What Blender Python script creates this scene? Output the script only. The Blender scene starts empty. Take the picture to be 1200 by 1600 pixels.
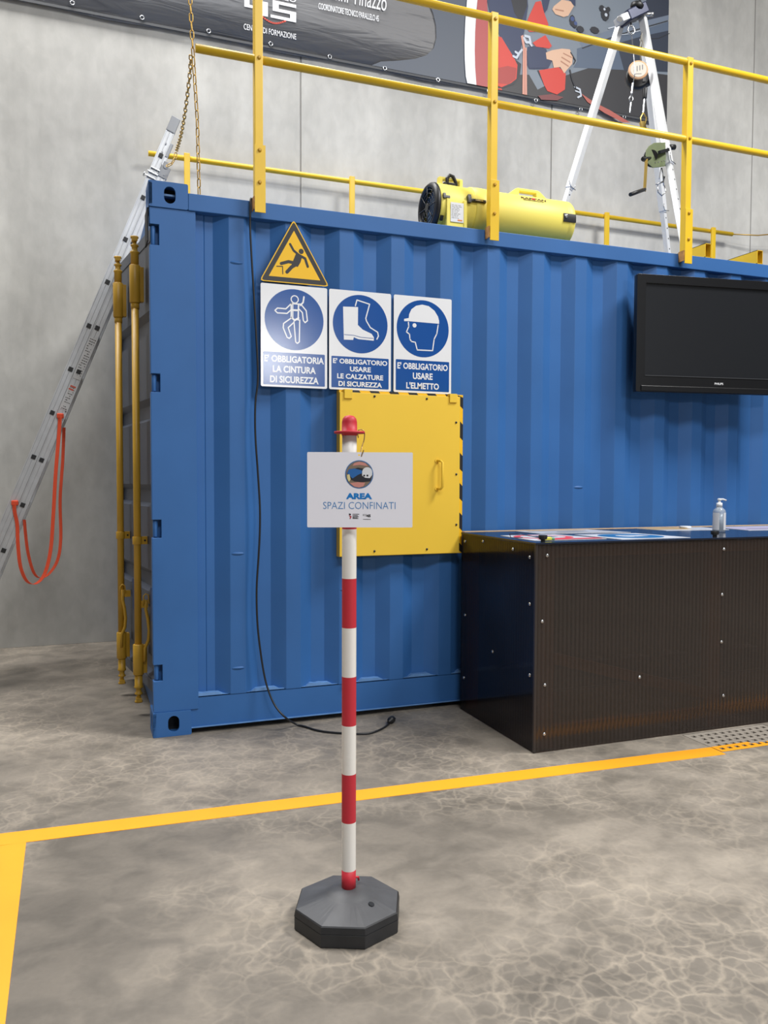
import bpy, bmesh, math, random
from mathutils import Vector, Matrix
random.seed(7)
S = bpy.context.scene
COL = S.collection

# ------------------------------------------------------------------ camera
F_PX, YAW, PITCH, ROLL = 1269.07, 0.3598, -0.0417, 0.0034
CAM = Vector((-0.3157, -3.9167, 1.2286))
fw = Vector((math.sin(YAW)*math.cos(PITCH), math.cos(YAW)*math.cos(PITCH), math.sin(PITCH)))
rt = Vector((math.cos(YAW), -math.sin(YAW), 0))
up = rt.cross(fw)
rt, up = (math.cos(ROLL)*rt + math.sin(ROLL)*up), (-math.sin(ROLL)*rt + math.cos(ROLL)*up)
cam_data = bpy.data.cameras.new('camera')
cam_data.sensor_fit = 'VERTICAL'; cam_data.sensor_height = 36.0
cam_data.lens = F_PX/1600*36.0
cam = bpy.data.objects.new('camera', cam_data); COL.objects.link(cam)
cam.matrix_world = Matrix(((rt.x, up.x, -fw.x, CAM.x), (rt.y, up.y, -fw.y, CAM.y), (rt.z, up.z, -fw.z, CAM.z), (0, 0, 0, 1)))
S.camera = cam

# ------------------------------------------------------------------ light
S.view_settings.view_transform = 'Standard'; S.view_settings.look = 'None'
S.view_settings.gamma = 1.0; S.view_settings.use_curve_mapping = False
S.view_settings.exposure = 0.14
W = bpy.data.worlds.new('world'); S.world = W; W.use_nodes = True
W.node_tree.nodes['Background'].inputs[0].default_value = (0.85, 0.92, 1.0, 1)
W.node_tree.nodes['Background'].inputs[1].default_value = 0.6
def area(name, loc, size, power, col=(1, 0.97, 0.93), target=None):
    l = bpy.data.lights.new(name, 'AREA'); l.shape = 'RECTANGLE'
    l.size, l.size_y = size; l.energy = power; l.color = col
    o = bpy.data.objects.new(name, l); COL.objects.link(o); o.location = loc
    d = (Vector(target)-Vector(loc)) if target else Vector((0, 0, -1))
    o.rotation_euler = d.to_track_quat('-Z', 'Y').to_euler()
    return o
# skylights and hall lamp under the roof, with an added fill
area('skylight_over_wall', (-1.4, 1.35, 7.5), (6.0, 1.2), 500, (1, 0.985, 0.96))
area('skylight_over_yard', (5.0, -3.2, 7.2), (2.0, 2.0), 620, (1, 0.985, 0.96))
area('fill_behind', (0.8, -7.6, 7.6), (5.0, 2.0), 560, (0.97, 0.985, 1))  # added fill for surfaces that face the camera
area('hall_lamp_behind', (3.1, -11.6, 3.5), (0.7, 0.6), 110, (0.97, 0.985, 1), target=(1.2, 0, 1.9))

# ------------------------------------------------------------------ helpers
def unproj(px, py):
    d = fw + rt*((px-600)/F_PX) - up*((py-800)/F_PX)
    return d
def on_y(px, py, y):
    d = unproj(px, py); t = (y-CAM.y)/d.y; return CAM + d*t
def on_z(px, py, z):
    d = unproj(px, py); t = (z-CAM.z)/d.z; return CAM + d*t
def lin(c):
    c = c/255.0
    return c/12.92 if c <= 0.04045 else ((c+0.055)/1.055)**2.4
def rgb(r, g, b): return (lin(r), lin(g), lin(b), 1)
MATS = {}
def mat(name, col, rough=0.5, metal=0.0, noise=0.0, nscale=8.0, bump=0.0, spec=0.5, coat=0.0):
    if name in MATS: return MATS[name]
    m = bpy.data.materials.new(name); m.use_nodes = True
    nt = m.node_tree; b = nt.nodes['Principled BSDF']
    b.inputs['Roughness'].default_value = rough; b.inputs['Metallic'].default_value = metal
    b.inputs['Specular IOR Level'].default_value = spec
    b.inputs['Coat Weight'].default_value = coat
    b.inputs['Base Color'].default_value = col
    if noise or bump:
        tc = nt.nodes.new('ShaderNodeTexCoord'); n = nt.nodes.new('ShaderNodeTexNoise')
        n.inputs['Scale'].default_value = nscale; n.inputs['Detail'].default_value = 5
        nt.links.new(tc.outputs['Object'], n.inputs['Vector'])
        if noise:
            r = nt.nodes.new('ShaderNodeValToRGB')
            r.color_ramp.elements[0].position = 0.3; r.color_ramp.elements[1].position = 0.7
            r.color_ramp.elements[0].color = tuple(c*(1-noise) for c in col[:3])+(1,)
            r.color_ramp.elements[1].color = tuple(min(1, c*(1+noise)) for c in col[:3])+(1,)
            nt.links.new(n.outputs['Fac'], r.inputs['Fac']); nt.links.new(r.outputs['Color'], b.inputs['Base Color'])
        if bump:
            bp = nt.nodes.new('ShaderNodeBump'); bp.inputs['Strength'].default_value = bump; bp.inputs['Distance'].default_value = 0.01
            nt.links.new(n.outputs['Fac'], bp.inputs['Height']); nt.links.new(bp.outputs['Normal'], b.inputs['Normal'])
    MATS[name] = m
    return m

class MB:
    """collects shapes in world (or thing-local) coordinates, links them as ONE mesh object"""
    def __init__(s): s.bm = bmesh.new(); s.mi = 0
    def _set(s, fs):
        for f in fs: f.material_index = s.mi
        return s
    def box(s, x0, x1, y0, y1, z0, z1, M=None):
        v = [s.bm.verts.new((x, y, z)) for x in (x0, x1) for y in (y0, y1) for z in (z0, z1)]
        if M is not None:
            for q in v: q.co = M @ q.co
        idx = ((0, 1, 3, 2), (4, 6, 7, 5), (0, 4, 5, 1), (2, 3, 7, 6), (0, 2, 6, 4), (1, 5, 7, 3))
        return s._set([s.bm.faces.new([v[i] for i in f]) for f in idx])
    def beam(s, p0, p1, w, t, upv=(0, 0, 1)):
        """rectangular bar from p0 to p1, w across (side), t along upv"""
        p0, p1 = Vector(p0), Vector(p1); d = (p1-p0); L = d.length; d.normalize()
        sd = d.cross(Vector(upv)).normalized(); u = sd.cross(d)
        M = Matrix(((sd.x, u.x, d.x, p0.x), (sd.y, u.y, d.y, p0.y), (sd.z, u.z, d.z, p0.z), (0, 0, 0, 1)))
        return s.box(-w/2, w/2, -t/2, t/2, 0, L, M)
    def cyl(s, p0, p1, r, seg=16, r1=None):
        return s.lathe([(0, r), ((Vector(p1)-Vector(p0)).length, r if r1 is None else r1)], p0, Vector(p1)-Vector(p0), seg)
    def lathe(s, prof, o, axis, seg=24, cap=True, phase=0.0):
        o = Vector(o); a = Vector(axis).normalized()
        q = Vector((0, 0, 1)).rotation_difference(a) if abs(a.z) < 0.9999 else (Matrix.Identity(3).to_quaternion() if a.z > 0 else Matrix.Rotation(math.pi, 3, 'X').to_quaternion())
        rings = []
        for h, r in prof:
            rings.append([s.bm.verts.new(o + q @ Vector((r*math.cos(2*math.pi*k/seg+phase), r*math.sin(2*math.pi*k/seg+phase), h))) for k in range(seg)])
        fs = []
        for A, B in zip(rings, rings[1:]):
            for k in range(seg):
                fs.append(s.bm.faces.new((A[k], A[(k+1) % seg], B[(k+1) % seg], B[k])))
        for f in fs: f.smooth = seg > 10
        if cap: fs += [s.bm.faces.new(rings[0][::-1]), s.bm.faces.new(rings[-1])]
        return s._set(fs)
    def tube(s, pts, r, seg=8, closed=False):
        pts = [Vector(p) for p in pts]; n = len(pts); rings = []; prev = None
        for i, p in enumerate(pts):
            a = pts[(i-1) % n] if (i or closed) else p; b = pts[(i+1) % n] if (i < n-1 or closed) else p
            t = (b-a).normalized()
            if prev is None:
                ref = Vector((0, 0, 1)) if abs(t.z) < 0.9 else Vector((1, 0, 0)); u = t.cross(ref).normalized()
            else: u = (prev-t*prev.dot(t)).normalized()
            prev = u; w = t.cross(u)
            rings.append([s.bm.verts.new(p+u*(r*math.cos(2*math.pi*k/seg))+w*(r*math.sin(2*math.pi*k/seg))) for k in range(seg)])
        fs = []; pr = list(zip(rings, rings[1:]))
        if closed: pr.append((rings[-1], rings[0]))
        for A, B in pr:
            for k in range(seg): fs.append(s.bm.faces.new((A[k], A[(k+1) % seg], B[(k+1) % seg], B[k])))
        for f in fs: f.smooth = True
        if not closed: fs += [s.bm.faces.new(rings[0][::-1]), s.bm.faces.new(rings[-1])]
        return s._set(fs)
    def ribbon(s, pts, wdir, w, t=0.0015):
        pts = [Vector(p) for p in pts]; wd = Vector(wdir).normalized()*w/2; rings = []
        for i, p in enumerate(pts):
            a = pts[max(i-1, 0)]; b = pts[min(i+1, len(pts)-1)]; n = (b-a).cross(wd).normalized()*t/2
            rings.append([s.bm.verts.new(q) for q in (p-wd-n, p+wd-n, p+wd+n, p-wd+n)])
        fs = []
        for A, B in zip(rings, rings[1:]):
            for k in range(4): fs.append(s.bm.faces.new((A[k], A[(k+1) % 4], B[(k+1) % 4], B[k])))
        fs += [s.bm.faces.new(rings[0][::-1]), s.bm.faces.new(rings[-1])]
        return s._set(fs)
    def quad(s, *p):
        return s._set([s.bm.faces.new([s.bm.verts.new(q) for q in p])])
    def prism(s, poly, d):
        """polygon (3D points) extruded by vector d"""
        d = Vector(d); a = [s.bm.verts.new(p) for p in poly]; b = [s.bm.verts.new(Vector(p)+d) for p in poly]; n = len(poly)
        fs = [s.bm.faces.new(a[::-1]), s.bm.faces.new(b)] + [s.bm.faces.new((a[i], a[(i+1) % n], b[(i+1) % n], b[i])) for i in range(n)]
        return s._set(fs)
    def build(s, name, m, parent=None, bevel=0.0, off=None):
        me = bpy.data.meshes.new(name)
        o = off if off is not None else (rootloc(parent) if parent is not None else None)
        if o is not None: bmesh.ops.translate(s.bm, verts=s.bm.verts, vec=-Vector(o))
        bmesh.ops.recalc_face_normals(s.bm, faces=s.bm.faces)
        s.bm.to_mesh(me); s.bm.free()
        for x in (m if isinstance(m, (list, tuple)) else [m]): me.materials.append(x)
        ob = bpy.data.objects.new(name, me); COL.objects.link(ob)
        if parent is not None: ob.parent = parent
        elif off is not None: ob.location = off
        if bevel:
            b = ob.modifiers.new('bevel', 'BEVEL'); b.width = bevel; b.segments = 2; b.limit_method = 'ANGLE'; b.angle_limit = 0.7
        return ob
def each(mb, name, m, parent=None, bevel=0.0):
    """links every connected piece of mb as an object of its own"""
    bm = mb.bm; left = set(bm.verts); groups = []
    while left:
        v = next(iter(left)); st_ = [v]; g_ = set()
        while st_:
            w = st_.pop()
            if w in g_: continue
            g_.add(w); st_ += [e.other_vert(w) for e in w.link_edges]
        left -= g_; groups.append(g_)
    out = []
    groups.sort(key=lambda g_: min((round(v.co.x, 3), round(v.co.z, 3)) for v in g_))
    for g_ in groups:
        q = MB(); mp = {v: q.bm.verts.new(v.co) for v in g_}
        for f in {f for v in g_ for f in v.link_faces}:
            n_ = q.bm.faces.new([mp[v] for v in f.verts]); n_.smooth = f.smooth; n_.material_index = f.material_index
        out.append(q.build(name, m, parent, bevel))
    bm.free(); return out
def rootloc(p):
    if p.get('local'): return Vector((0, 0, 0))
    while p.parent is not None:
        p = p.parent
        if p.get('local'): return Vector((0, 0, 0))
    return Vector(p.location)
def tag(o, label=None, cat=None, group=None, kind=None):
    if label: o['label'] = label
    if cat: o['category'] = cat
    if group: o['group'] = group
    if kind: o['kind'] = kind
    return o
def thing(name, label, cat, loc, group=None, rotz=None):
    o = bpy.data.objects.new(name, None); COL.objects.link(o); o.location = loc; o.empty_display_size = 0.1
    if rotz is not None: o.rotation_euler = (0, 0, rotz); o['local'] = 1
    return tag(o, label, cat, group)
def place(src, parent, loc, rot=None):
    """copy sharing mesh data"""
    c = src.copy(); COL.objects.link(c); c.parent = parent; c.location = loc
    if rot is not None: c.rotation_euler = rot
    return c

# ---- flat print -------------------------------------------------------------
class Plane:
    """a printed surface: 2D (u,v) -> 3D"""
    def __init__(s, o, u, v): s.o, s.u, s.v = Vector(o), Vector(u).normalized(), Vector(v).normalized(); s.n = s.u.cross(s.v)
    def __call__(s, p, h=0.0): return s.o + s.u*p[0] + s.v*p[1] + s.n*h
def tess(me_builder, polys, pl, h):
    from mathutils.geometry import tessellate_polygon
    for P in polys:
        tri = tessellate_polygon([[Vector((q[0], q[1], 0)) for q in P]])
        vs = [me_builder.bm.verts.new(pl(q, h)) for q in P]
        for t in tri:
            try:
                f = me_builder.bm.faces.new([vs[i] for i in t]); f.material_index = me_builder.mi
            except ValueError: pass
def orient(ob, n):
    me = ob.data
    bm = bmesh.new(); bm.from_mesh(me); bm.normal_update()
    fl = [f for f in bm.faces if f.normal.dot(n) < 0]
    bmesh.ops.reverse_faces(bm, faces=fl); bm.to_mesh(me); bm.free()
def prints(name, items, pl, parent, h=0.001, step=0.0004):
    """items: list of (material, [polygons]) stacked upward as one printed layer"""
    b = MB(); ms = []
    for i, (m, polys) in enumerate(items):
        if m not in ms: ms.append(m)
        b.mi = ms.index(m)
        for j, P_ in enumerate(polys): tess(b, [P_], pl, h+i*step+(j % 12)*0.00003)
    ob = b.build(name, ms, parent); orient(ob, pl.n)
    return ob
def circle(c, r, n=40, ry=None): return [(c[0]+r*math.cos(2*math.pi*k/n), c[1]+(ry or r)*math.sin(2*math.pi*k/n)) for k in range(n)]
def rect(x0, y0, x1, y1): return [(x0, y0), (x1, y0), (x1, y1), (x0, y1)]
def rrect(x0, y0, x1, y1, r, n=5):
    out = []
    for cx, cy, a in ((x1-r, y1-r, 0), (x0+r, y1-r, 90), (x0+r, y0+r, 180), (x1-r, y0+r, 270)):
        for k in range(n+1):
            t = math.radians(a+90*k/n); out.append((cx+r*math.cos(t), cy+r*math.sin(t)))
    return out
def stroke(pts, w, closed=False):
    out = []; P = list(pts)+([pts[0]] if closed else [])
    for a, b in zip(P, P[1:]):
        dx, dy = b[0]-a[0], b[1]-a[1]; L = math.hypot(dx, dy) or 1e-9; nx, ny = -dy/L*w/2, dx/L*w/2
        out.append([(a[0]+nx, a[1]+ny), (b[0]+nx, b[1]+ny), (b[0]-nx, b[1]-ny), (a[0]-nx, a[1]-ny)])
    for a in P: out.append(circle(a, w/2, 10))
    return out
def text2d(body, bold=0.0, space=1.0, align='CENTER', shear=0.0, line=1.0):
    cu = bpy.data.curves.new('txt', 'FONT'); cu.body = body; cu.size = 1; cu.offset = bold; cu.space_character = space
    cu.align_x = align; cu.shear = shear; cu.space_line = line; cu.resolution_u = 3
    o = bpy.data.objects.new('txt', cu); COL.objects.link(o)
    dg = bpy.context.evaluated_depsgraph_get(); dg.update()
    me = bpy.data.meshes.new_from_object(o.evaluated_get(dg))
    vs = [(v.co.x, v.co.y) for v in me.vertices]; fs = [tuple(p.vertices) for p in me.polygons]
    bpy.data.objects.remove(o); bpy.data.curves.remove(cu); bpy.data.meshes.remove(me)
    return vs, fs
def lettering(body, pl, box, m, parent, h=0.0015, bold=0.0, space=1.0, fn=None, shear=0.0, name='lettering'):
    """one line of text stretched into box=(u0,v0,u1,v1)"""
    vs, fs = text2d(body, bold, space, shear=shear)
    x0 = min(v[0] for v in vs); x1 = max(v[0] for v in vs); y0 = min(v[1] for v in vs); y1 = max(v[1] for v in vs)
    b = MB(); map_ = []
    for v in vs:
        u = box[0]+(v[0]-x0)/(x1-x0)*(box[2]-box[0]); w = box[1]+(v[1]-y0)/(y1-y0)*(box[3]-box[1])
        map_.append(b.bm.verts.new(fn(u, w) if fn else pl((u, w), h)))
    for f in fs:
        try: b.bm.faces.new([map_[i] for i in f])
        except ValueError: pass
    ob = b.build(name, m, parent)
    if pl is not None: orient(ob, pl.n)
    return ob
def plate(name, outer, holes, pl, depth, m, parent, bevel=0.0):
    """flat plate with real holes: outline and holes in 2D, front face on the plane, thickness going back"""
    cu = bpy.data.curves.new(name, 'CURVE'); cu.dimensions = '2D'; cu.fill_mode = 'BOTH'; cu.extrude = depth/2
    for P in [outer]+list(holes):
        sp = cu.splines.new('POLY'); sp.points.add(len(P)-1); sp.use_cyclic_u = True
        for i, q in enumerate(P): sp.points[i].co = (q[0], q[1], 0, 1)
    o = bpy.data.objects.new(name, cu); COL.objects.link(o)
    dg = bpy.context.evaluated_depsgraph_get(); dg.update()
    me = bpy.data.meshes.new_from_object(o.evaluated_get(dg)); bpy.data.objects.remove(o); bpy.data.curves.remove(cu)
    off = rootloc(parent) if parent is not None else Vector((0, 0, 0))
    for v in me.vertices: v.co = pl((v.co.x, v.co.y), v.co.z-depth/2) - off
    bm = bmesh.new(); bm.from_mesh(me); bmesh.ops.remove_doubles(bm, verts=bm.verts, dist=1e-5)
    bmesh.ops.recalc_face_normals(bm, faces=bm.faces); bm.to_mesh(me); bm.free()
    me.materials.clear(); me.materials.append(m)
    ob = bpy.data.objects.new(name, me); COL.objects.link(ob)
    if parent is not None: ob.parent = parent
    if bevel:
        bb = ob.modifiers.new('bevel', 'BEVEL'); bb.width = bevel; bb.segments = 2; bb.limit_method = 'ANGLE'; bb.angle_limit = 1.0
    return ob

# ------------------------------------------------------------------ materials
BLUE = mat('blue_paint', rgb(50, 99, 159), 0.5, noise=0.07, nscale=2.5, bump=0.02, spec=0.35)
BLUE_EDGE = mat('blue_pale_edge', rgb(98, 142, 196), 0.5, noise=0.15, nscale=20)  # paler blue; on the weld ledge it paints the light
DOORM = mat('slate_door_paint', rgb(68, 75, 90), 0.45, noise=0.08, nscale=3)
DARK = mat('dark_void', rgb(22, 26, 32), 0.8)
YEL = mat('rail_yellow', rgb(226, 186, 42), 0.38, noise=0.05, nscale=6)
YELD = mat('lock_yellow', rgb(190, 148, 44), 0.42, noise=0.08, nscale=8)
HATCHM = mat('hatch_yellow', rgb(232, 193, 64), 0.5, spec=0.3, noise=0.02, nscale=3)
BLACK = mat('black_plastic', rgb(28, 29, 32), 0.45)
BLACKG = mat('black_gloss', rgb(18, 19, 21), 0.22)
ALU = mat('aluminium', rgb(196, 198, 201), 0.42, metal=0.6, noise=0.06, nscale=14)
TRIALU = mat('tripod_aluminium', rgb(226, 228, 230), 0.35, metal=0.2)
ALUD = mat('aluminium_dull', rgb(150, 152, 156), 0.5, metal=0.6)
STEEL = mat('steel', rgb(190, 192, 195), 0.25, metal=0.9)
BRASS = mat('brass_zinc', rgb(200, 170, 95), 0.3, metal=0.8)
CHAINM = mat('chain_gold', rgb(188, 152, 78), 0.38, metal=0.55)
WHITE = mat('white_print', rgb(226, 228, 232), 0.2)
SIGNBLUE = mat('sign_blue', rgb(26, 78, 150), 0.18)
SIGNYEL = mat('sign_yellow', rgb(236, 186, 36), 0.35, spec=0.35)
SIGNBLK = mat('sign_black', rgb(35, 35, 37), 0.35)
TAPE = mat('tape_yellow', rgb(248, 166, 32), 0.5, noise=0.03, nscale=6)
RED = mat('pole_red', rgb(188, 46, 58), 0.5, spec=0.35)
PWHITE = mat('pole_white', rgb(226, 222, 216), 0.38)
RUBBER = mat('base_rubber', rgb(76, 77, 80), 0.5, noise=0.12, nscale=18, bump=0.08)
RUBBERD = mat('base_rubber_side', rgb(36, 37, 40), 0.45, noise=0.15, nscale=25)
ORANGE = mat('orange_web', rgb(228, 82, 48), 0.7)
FANY = mat('fan_yellow', rgb(238, 222, 104), 0.5)
GREENM = mat('winch_green', rgb(96, 108, 72), 0.5, noise=0.1, nscale=20)
WOOD = mat('wood_frame', rgb(176, 120, 78), 0.6, noise=0.15, nscale=12)

def concrete_wall():
    m = bpy.data.materials.new('wall_concrete'); m.use_nodes = True; nt = m.node_tree; N = nt.nodes; L = nt.links
    b = N['Principled BSDF']; b.inputs['Roughness'].default_value = 0.85; b.inputs['Specular IOR Level'].default_value = 0.25
    g = N.new('ShaderNodeNewGeometry')
    def noise(scale, sc, det=6, dist=0.3):
        mp = N.new('ShaderNodeMapping'); mp.inputs['Scale'].default_value = sc; L.new(g.outputs['Position'], mp.inputs[0])
        n = N.new('ShaderNodeTexNoise'); n.inputs['Scale'].default_value = scale; n.inputs['Detail'].default_value = det
        n.inputs['Distortion'].default_value = dist; L.new(mp.outputs[0], n.inputs['Vector']); return n
    big = noise(0.9, (1, 1, 1)); ver = noise(3.0, (1, 1, 0.12)); fine = noise(14, (1, 1, 0.6), 8)
    def ramp(src, a, c0, p0=0.35, p1=0.65):
        r = N.new('ShaderNodeValToRGB'); r.color_ramp.elements[0].position = p0; r.color_ramp.elements[1].position = p1
        r.color_ramp.elements[0].color = a; r.color_ramp.elements[1].color = c0; L.new(src.outputs['Fac'], r.inputs[0]); return r
    r1 = ramp(big, rgb(178, 177, 174), rgb(199, 198, 194))
    r2 = ramp(ver, (0.84, 0.84, 0.83, 1), (1.06, 1.06, 1.05, 1)); r3 = ramp(fine, (0.9, 0.9, 0.9, 1), (1.04, 1.04, 1.04, 1))
    mx = N.new('ShaderNodeMixRGB'); mx.blend_type = 'MULTIPLY'; mx.inputs[0].default_value = 0.8; L.new(r1.outputs[0], mx.inputs[1]); L.new(r2.outputs[0], mx.inputs[2])
    my = N.new('ShaderNodeMixRGB'); my.blend_type = 'MULTIPLY'; my.inputs[0].default_value = 0.7; L.new(mx.outputs[0], my.inputs[1]); L.new(r3.outputs[0], my.inputs[2])
    L.new(my.outputs[0], b.inputs['Base Color'])
    bp = N.new('ShaderNodeBump'); bp.inputs['Strength'].default_value = 0.15; bp.inputs['Distance'].default_value = 0.01
    L.new(fine.outputs['Fac'], bp.inputs['Height']); L.new(bp.outputs[0], b.inputs['Normal'])
    return m
CONC = concrete_wall()

def concrete_floor():
    m = bpy.data.materials.new('floor_concrete'); m.use_nodes = True; nt = m.node_tree; N = nt.nodes; L = nt.links
    b = N['Principled BSDF']; b.inputs['Specular IOR Level'].default_value = 0.4
    g = N.new('ShaderNodeNewGeometry')
    def noise(scale, det=6, dist=0.0, sc=(1, 1, 1)):
        mp = N.new('ShaderNodeMapping'); mp.inputs['Scale'].default_value = sc; L.new(g.outputs['Position'], mp.inputs[0])
        n = N.new('ShaderNodeTexNoise'); n.inputs['Scale'].default_value = scale; n.inputs['Detail'].default_value = det
        n.inputs['Distortion'].default_value = dist; L.new(mp.outputs[0], n.inputs['Vector']); return n
    def ramp(src, a, c0, p0, p1, out='Fac'):
        r = N.new('ShaderNodeValToRGB'); r.color_ramp.elements[0].position = p0; r.color_ramp.elements[1].position = p1
        r.color_ramp.elements[0].color = a; r.color_ramp.elements[1].color = c0; L.new(src.outputs[out], r.inputs[0]); return r
    def mix(kind, f, a, c):
        x = N.new('ShaderNodeMixRGB'); x.blend_type = kind
        if isinstance(f, float): x.inputs[0].default_value = f
        else: L.new(f, x.inputs[0])
        L.new(a, x.inputs[1]); L.new(c, x.inputs[2]); return x.outputs[0]
    big = noise(1.3, 5, 0.4, (0.8, 1, 1)); mid = noise(6.5, 8, 0.6, (1, 1.2, 1)); fine = noise(60, 6)
    base = ramp(big, rgb(110, 104, 96), rgb(146, 138, 127), 0.38, 0.64)
    r2 = ramp(mid, (0.74, 0.74, 0.74, 1), (1.08, 1.07, 1.06, 1), 0.38, 0.60)
    r3 = ramp(fine, (0.93, 0.93, 0.93, 1), (1.05, 1.05, 1.05, 1), 0.3, 0.7)
    c = mix('MULTIPLY', 0.75, base.outputs[0], r2.outputs[0]); c = mix('MULTIPLY', 0.8, c, r3.outputs[0])
    # pale web of craze lines
    wn = noise(9, 6); vm = N.new('ShaderNodeVectorMath'); vm.operation = 'SCALE'; vm.inputs['Scale'].default_value = 0.11
    L.new(wn.outputs['Color'], vm.inputs[0]); va = N.new('ShaderNodeVectorMath'); va.operation = 'ADD'
    L.new(g.outputs['Position'], va.inputs[0]); L.new(vm.outputs[0], va.inputs[1])
    mask = noise(1.1, 3); rm = ramp(mask, (0, 0, 0, 1), (1, 1, 1, 1), 0.42, 0.6)
    for sc, wd, st in ((11.0, 0.10, 0.30), (21.0, 0.13, 0.18)):
        vo = N.new('ShaderNodeTexVoronoi'); vo.feature = 'DISTANCE_TO_EDGE'; vo.inputs['Scale'].default_value = sc
        L.new(va.outputs[0], vo.inputs['Vector'])
        rv = ramp(vo, (1, 1, 1, 1), (0, 0, 0, 1), 0.0, wd, 'Distance')
        mu = N.new('ShaderNodeMath'); mu.operation = 'MULTIPLY'; L.new(rv.outputs[0], mu.inputs[0]); L.new(rm.outputs[0], mu.inputs[1])
        m2 = N.new('ShaderNodeMath'); m2.operation = 'MULTIPLY'; L.new(mu.outputs[0], m2.inputs[0]); L.new(mid.outputs['Fac'], m2.inputs[1])
        m3 = N.new('ShaderNodeMath'); m3.operation = 'MULTIPLY'; m3.inputs[1].default_value = st*2.2; L.new(m2.outputs[0], m3.inputs[0])
        pale = N.new('ShaderNodeRGB'); pale.outputs[0].default_value = rgb(178, 166, 149)
        c = mix('MIX', m3.outputs[0], c, pale.outputs[0])
    L.new(c, b.inputs['Base Color'])
    rr = ramp(mid, (0.5, 0.5, 0.5, 1), (0.72, 0.72, 0.72, 1), 0.3, 0.7); L.new(rr.outputs[0], b.inputs['Roughness'])
    bp = N.new('ShaderNodeBump'); bp.inputs['Strength'].default_value = 0.08; bp.inputs['Distance'].default_value = 0.01
    L.new(fine.outputs['Fac'], bp.inputs['Height']); L.new(bp.outputs[0], b.inputs['Normal'])
    return m
FLOORM = concrete_floor()

def smoked():
    """smoked twin-wall polycarbonate: part see-through, part glossy dark, fine vertical flutes"""
    m = bpy.data.materials.new('smoked_polycarbonate'); m.use_nodes = True; nt = m.node_tree; N = nt.nodes; L = nt.links
    b = N['Principled BSDF']; b.inputs['Base Color'].default_value = rgb(70, 63, 59); b.inputs['Roughness'].default_value = 0.13
    b.inputs['IOR'].default_value = 1.6
    t = N.new('ShaderNodeBsdfTransparent'); t.inputs[0].default_value = (0.56, 0.47, 0.41, 1)
    x = N.new('ShaderNodeMixShader'); x.inputs[0].default_value = 0.48
    L.new(t.outputs[0], x.inputs[1]); L.new(b.outputs[0], x.inputs[2])
    L.new(x.outputs[0], N['Material Output'].inputs['Surface'])
    g = N.new('ShaderNodeNewGeometry'); sp = N.new('ShaderNodeSeparateXYZ'); L.new(g.outputs['Position'], sp.inputs[0])
    ad = N.new('ShaderNodeMath'); ad.operation = 'ADD'; L.new(sp.outputs[0], ad.inputs[0]); L.new(sp.outputs[1], ad.inputs[1])
    mu = N.new('ShaderNodeMath'); mu.operation = 'MULTIPLY'; mu.inputs[1].default_value = 2*math.pi/0.022; L.new(ad.outputs[0], mu.inputs[0])
    si = N.new('ShaderNodeMath'); si.operation = 'SINE'; L.new(mu.outputs[0], si.inputs[0])
    bp = N.new('ShaderNodeBump'); bp.inputs['Strength'].default_value = 0.2; bp.inputs['Distance'].default_value = 0.002
    L.new(si.outputs[0], bp.inputs['Height']); L.new(bp.outputs[0], b.inputs['Normal'])
    ma = N.new('ShaderNodeMath'); ma.operation = 'MULTIPLY_ADD'; ma.inputs[1].default_value = 0.09; ma.inputs[2].default_value = 0.46   # webs between the two walls are denser
    L.new(si.outputs[0], ma.inputs[0]); L.new(ma.outputs[0], x.inputs[0])
    return m
SMOKE = smoked()
TOPM = mat('dark_top_sheet', rgb(30, 36, 50), 0.18)

# ------------------------------------------------------------------ the hall
HX0, HX1, HY0, WY, HZ = -7.0, 13.0, -12.0, 2.45, 8.0
GX0, GX1, GY0, GY1 = 2.385, 2.885, -1.075, -0.815          # drain opening in the floor
b = MB()
xs, ys = [HX0, GX0, GX1, HX1], [HY0, GY0, GY1, WY+0.2]
for i in range(3):
    for j in range(3):
        if i == 1 and j == 1: continue
        b.quad((xs[i], ys[j], 0), (xs[i+1], ys[j], 0), (xs[i+1], ys[j+1], 0), (xs[i], ys[j+1], 0))
b.mi = 1; d = -0.1
b.quad((GX0, GY0, 0), (GX1, GY0, 0), (GX1, GY0, d), (GX0, GY0, d)); b.quad((GX0, GY1, 0), (GX1, GY1, 0), (GX1, GY1, d), (GX0, GY1, d))
b.quad((GX0, GY0, 0), (GX0, GY1, 0), (GX0, GY1, d), (GX0, GY0, d)); b.quad((GX1, GY0, 0), (GX1, GY1, 0), (GX1, GY1, d), (GX1, GY0, d))
b.quad((GX0, GY0, d), (GX1, GY0, d), (GX1, GY1, d), (GX0, GY1, d))
bmesh.ops.remove_doubles(b.bm, verts=b.bm.verts, dist=1e-5)
fl = b.build('floor', [FLOORM, DARK]); tag(fl, kind='structure')

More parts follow.
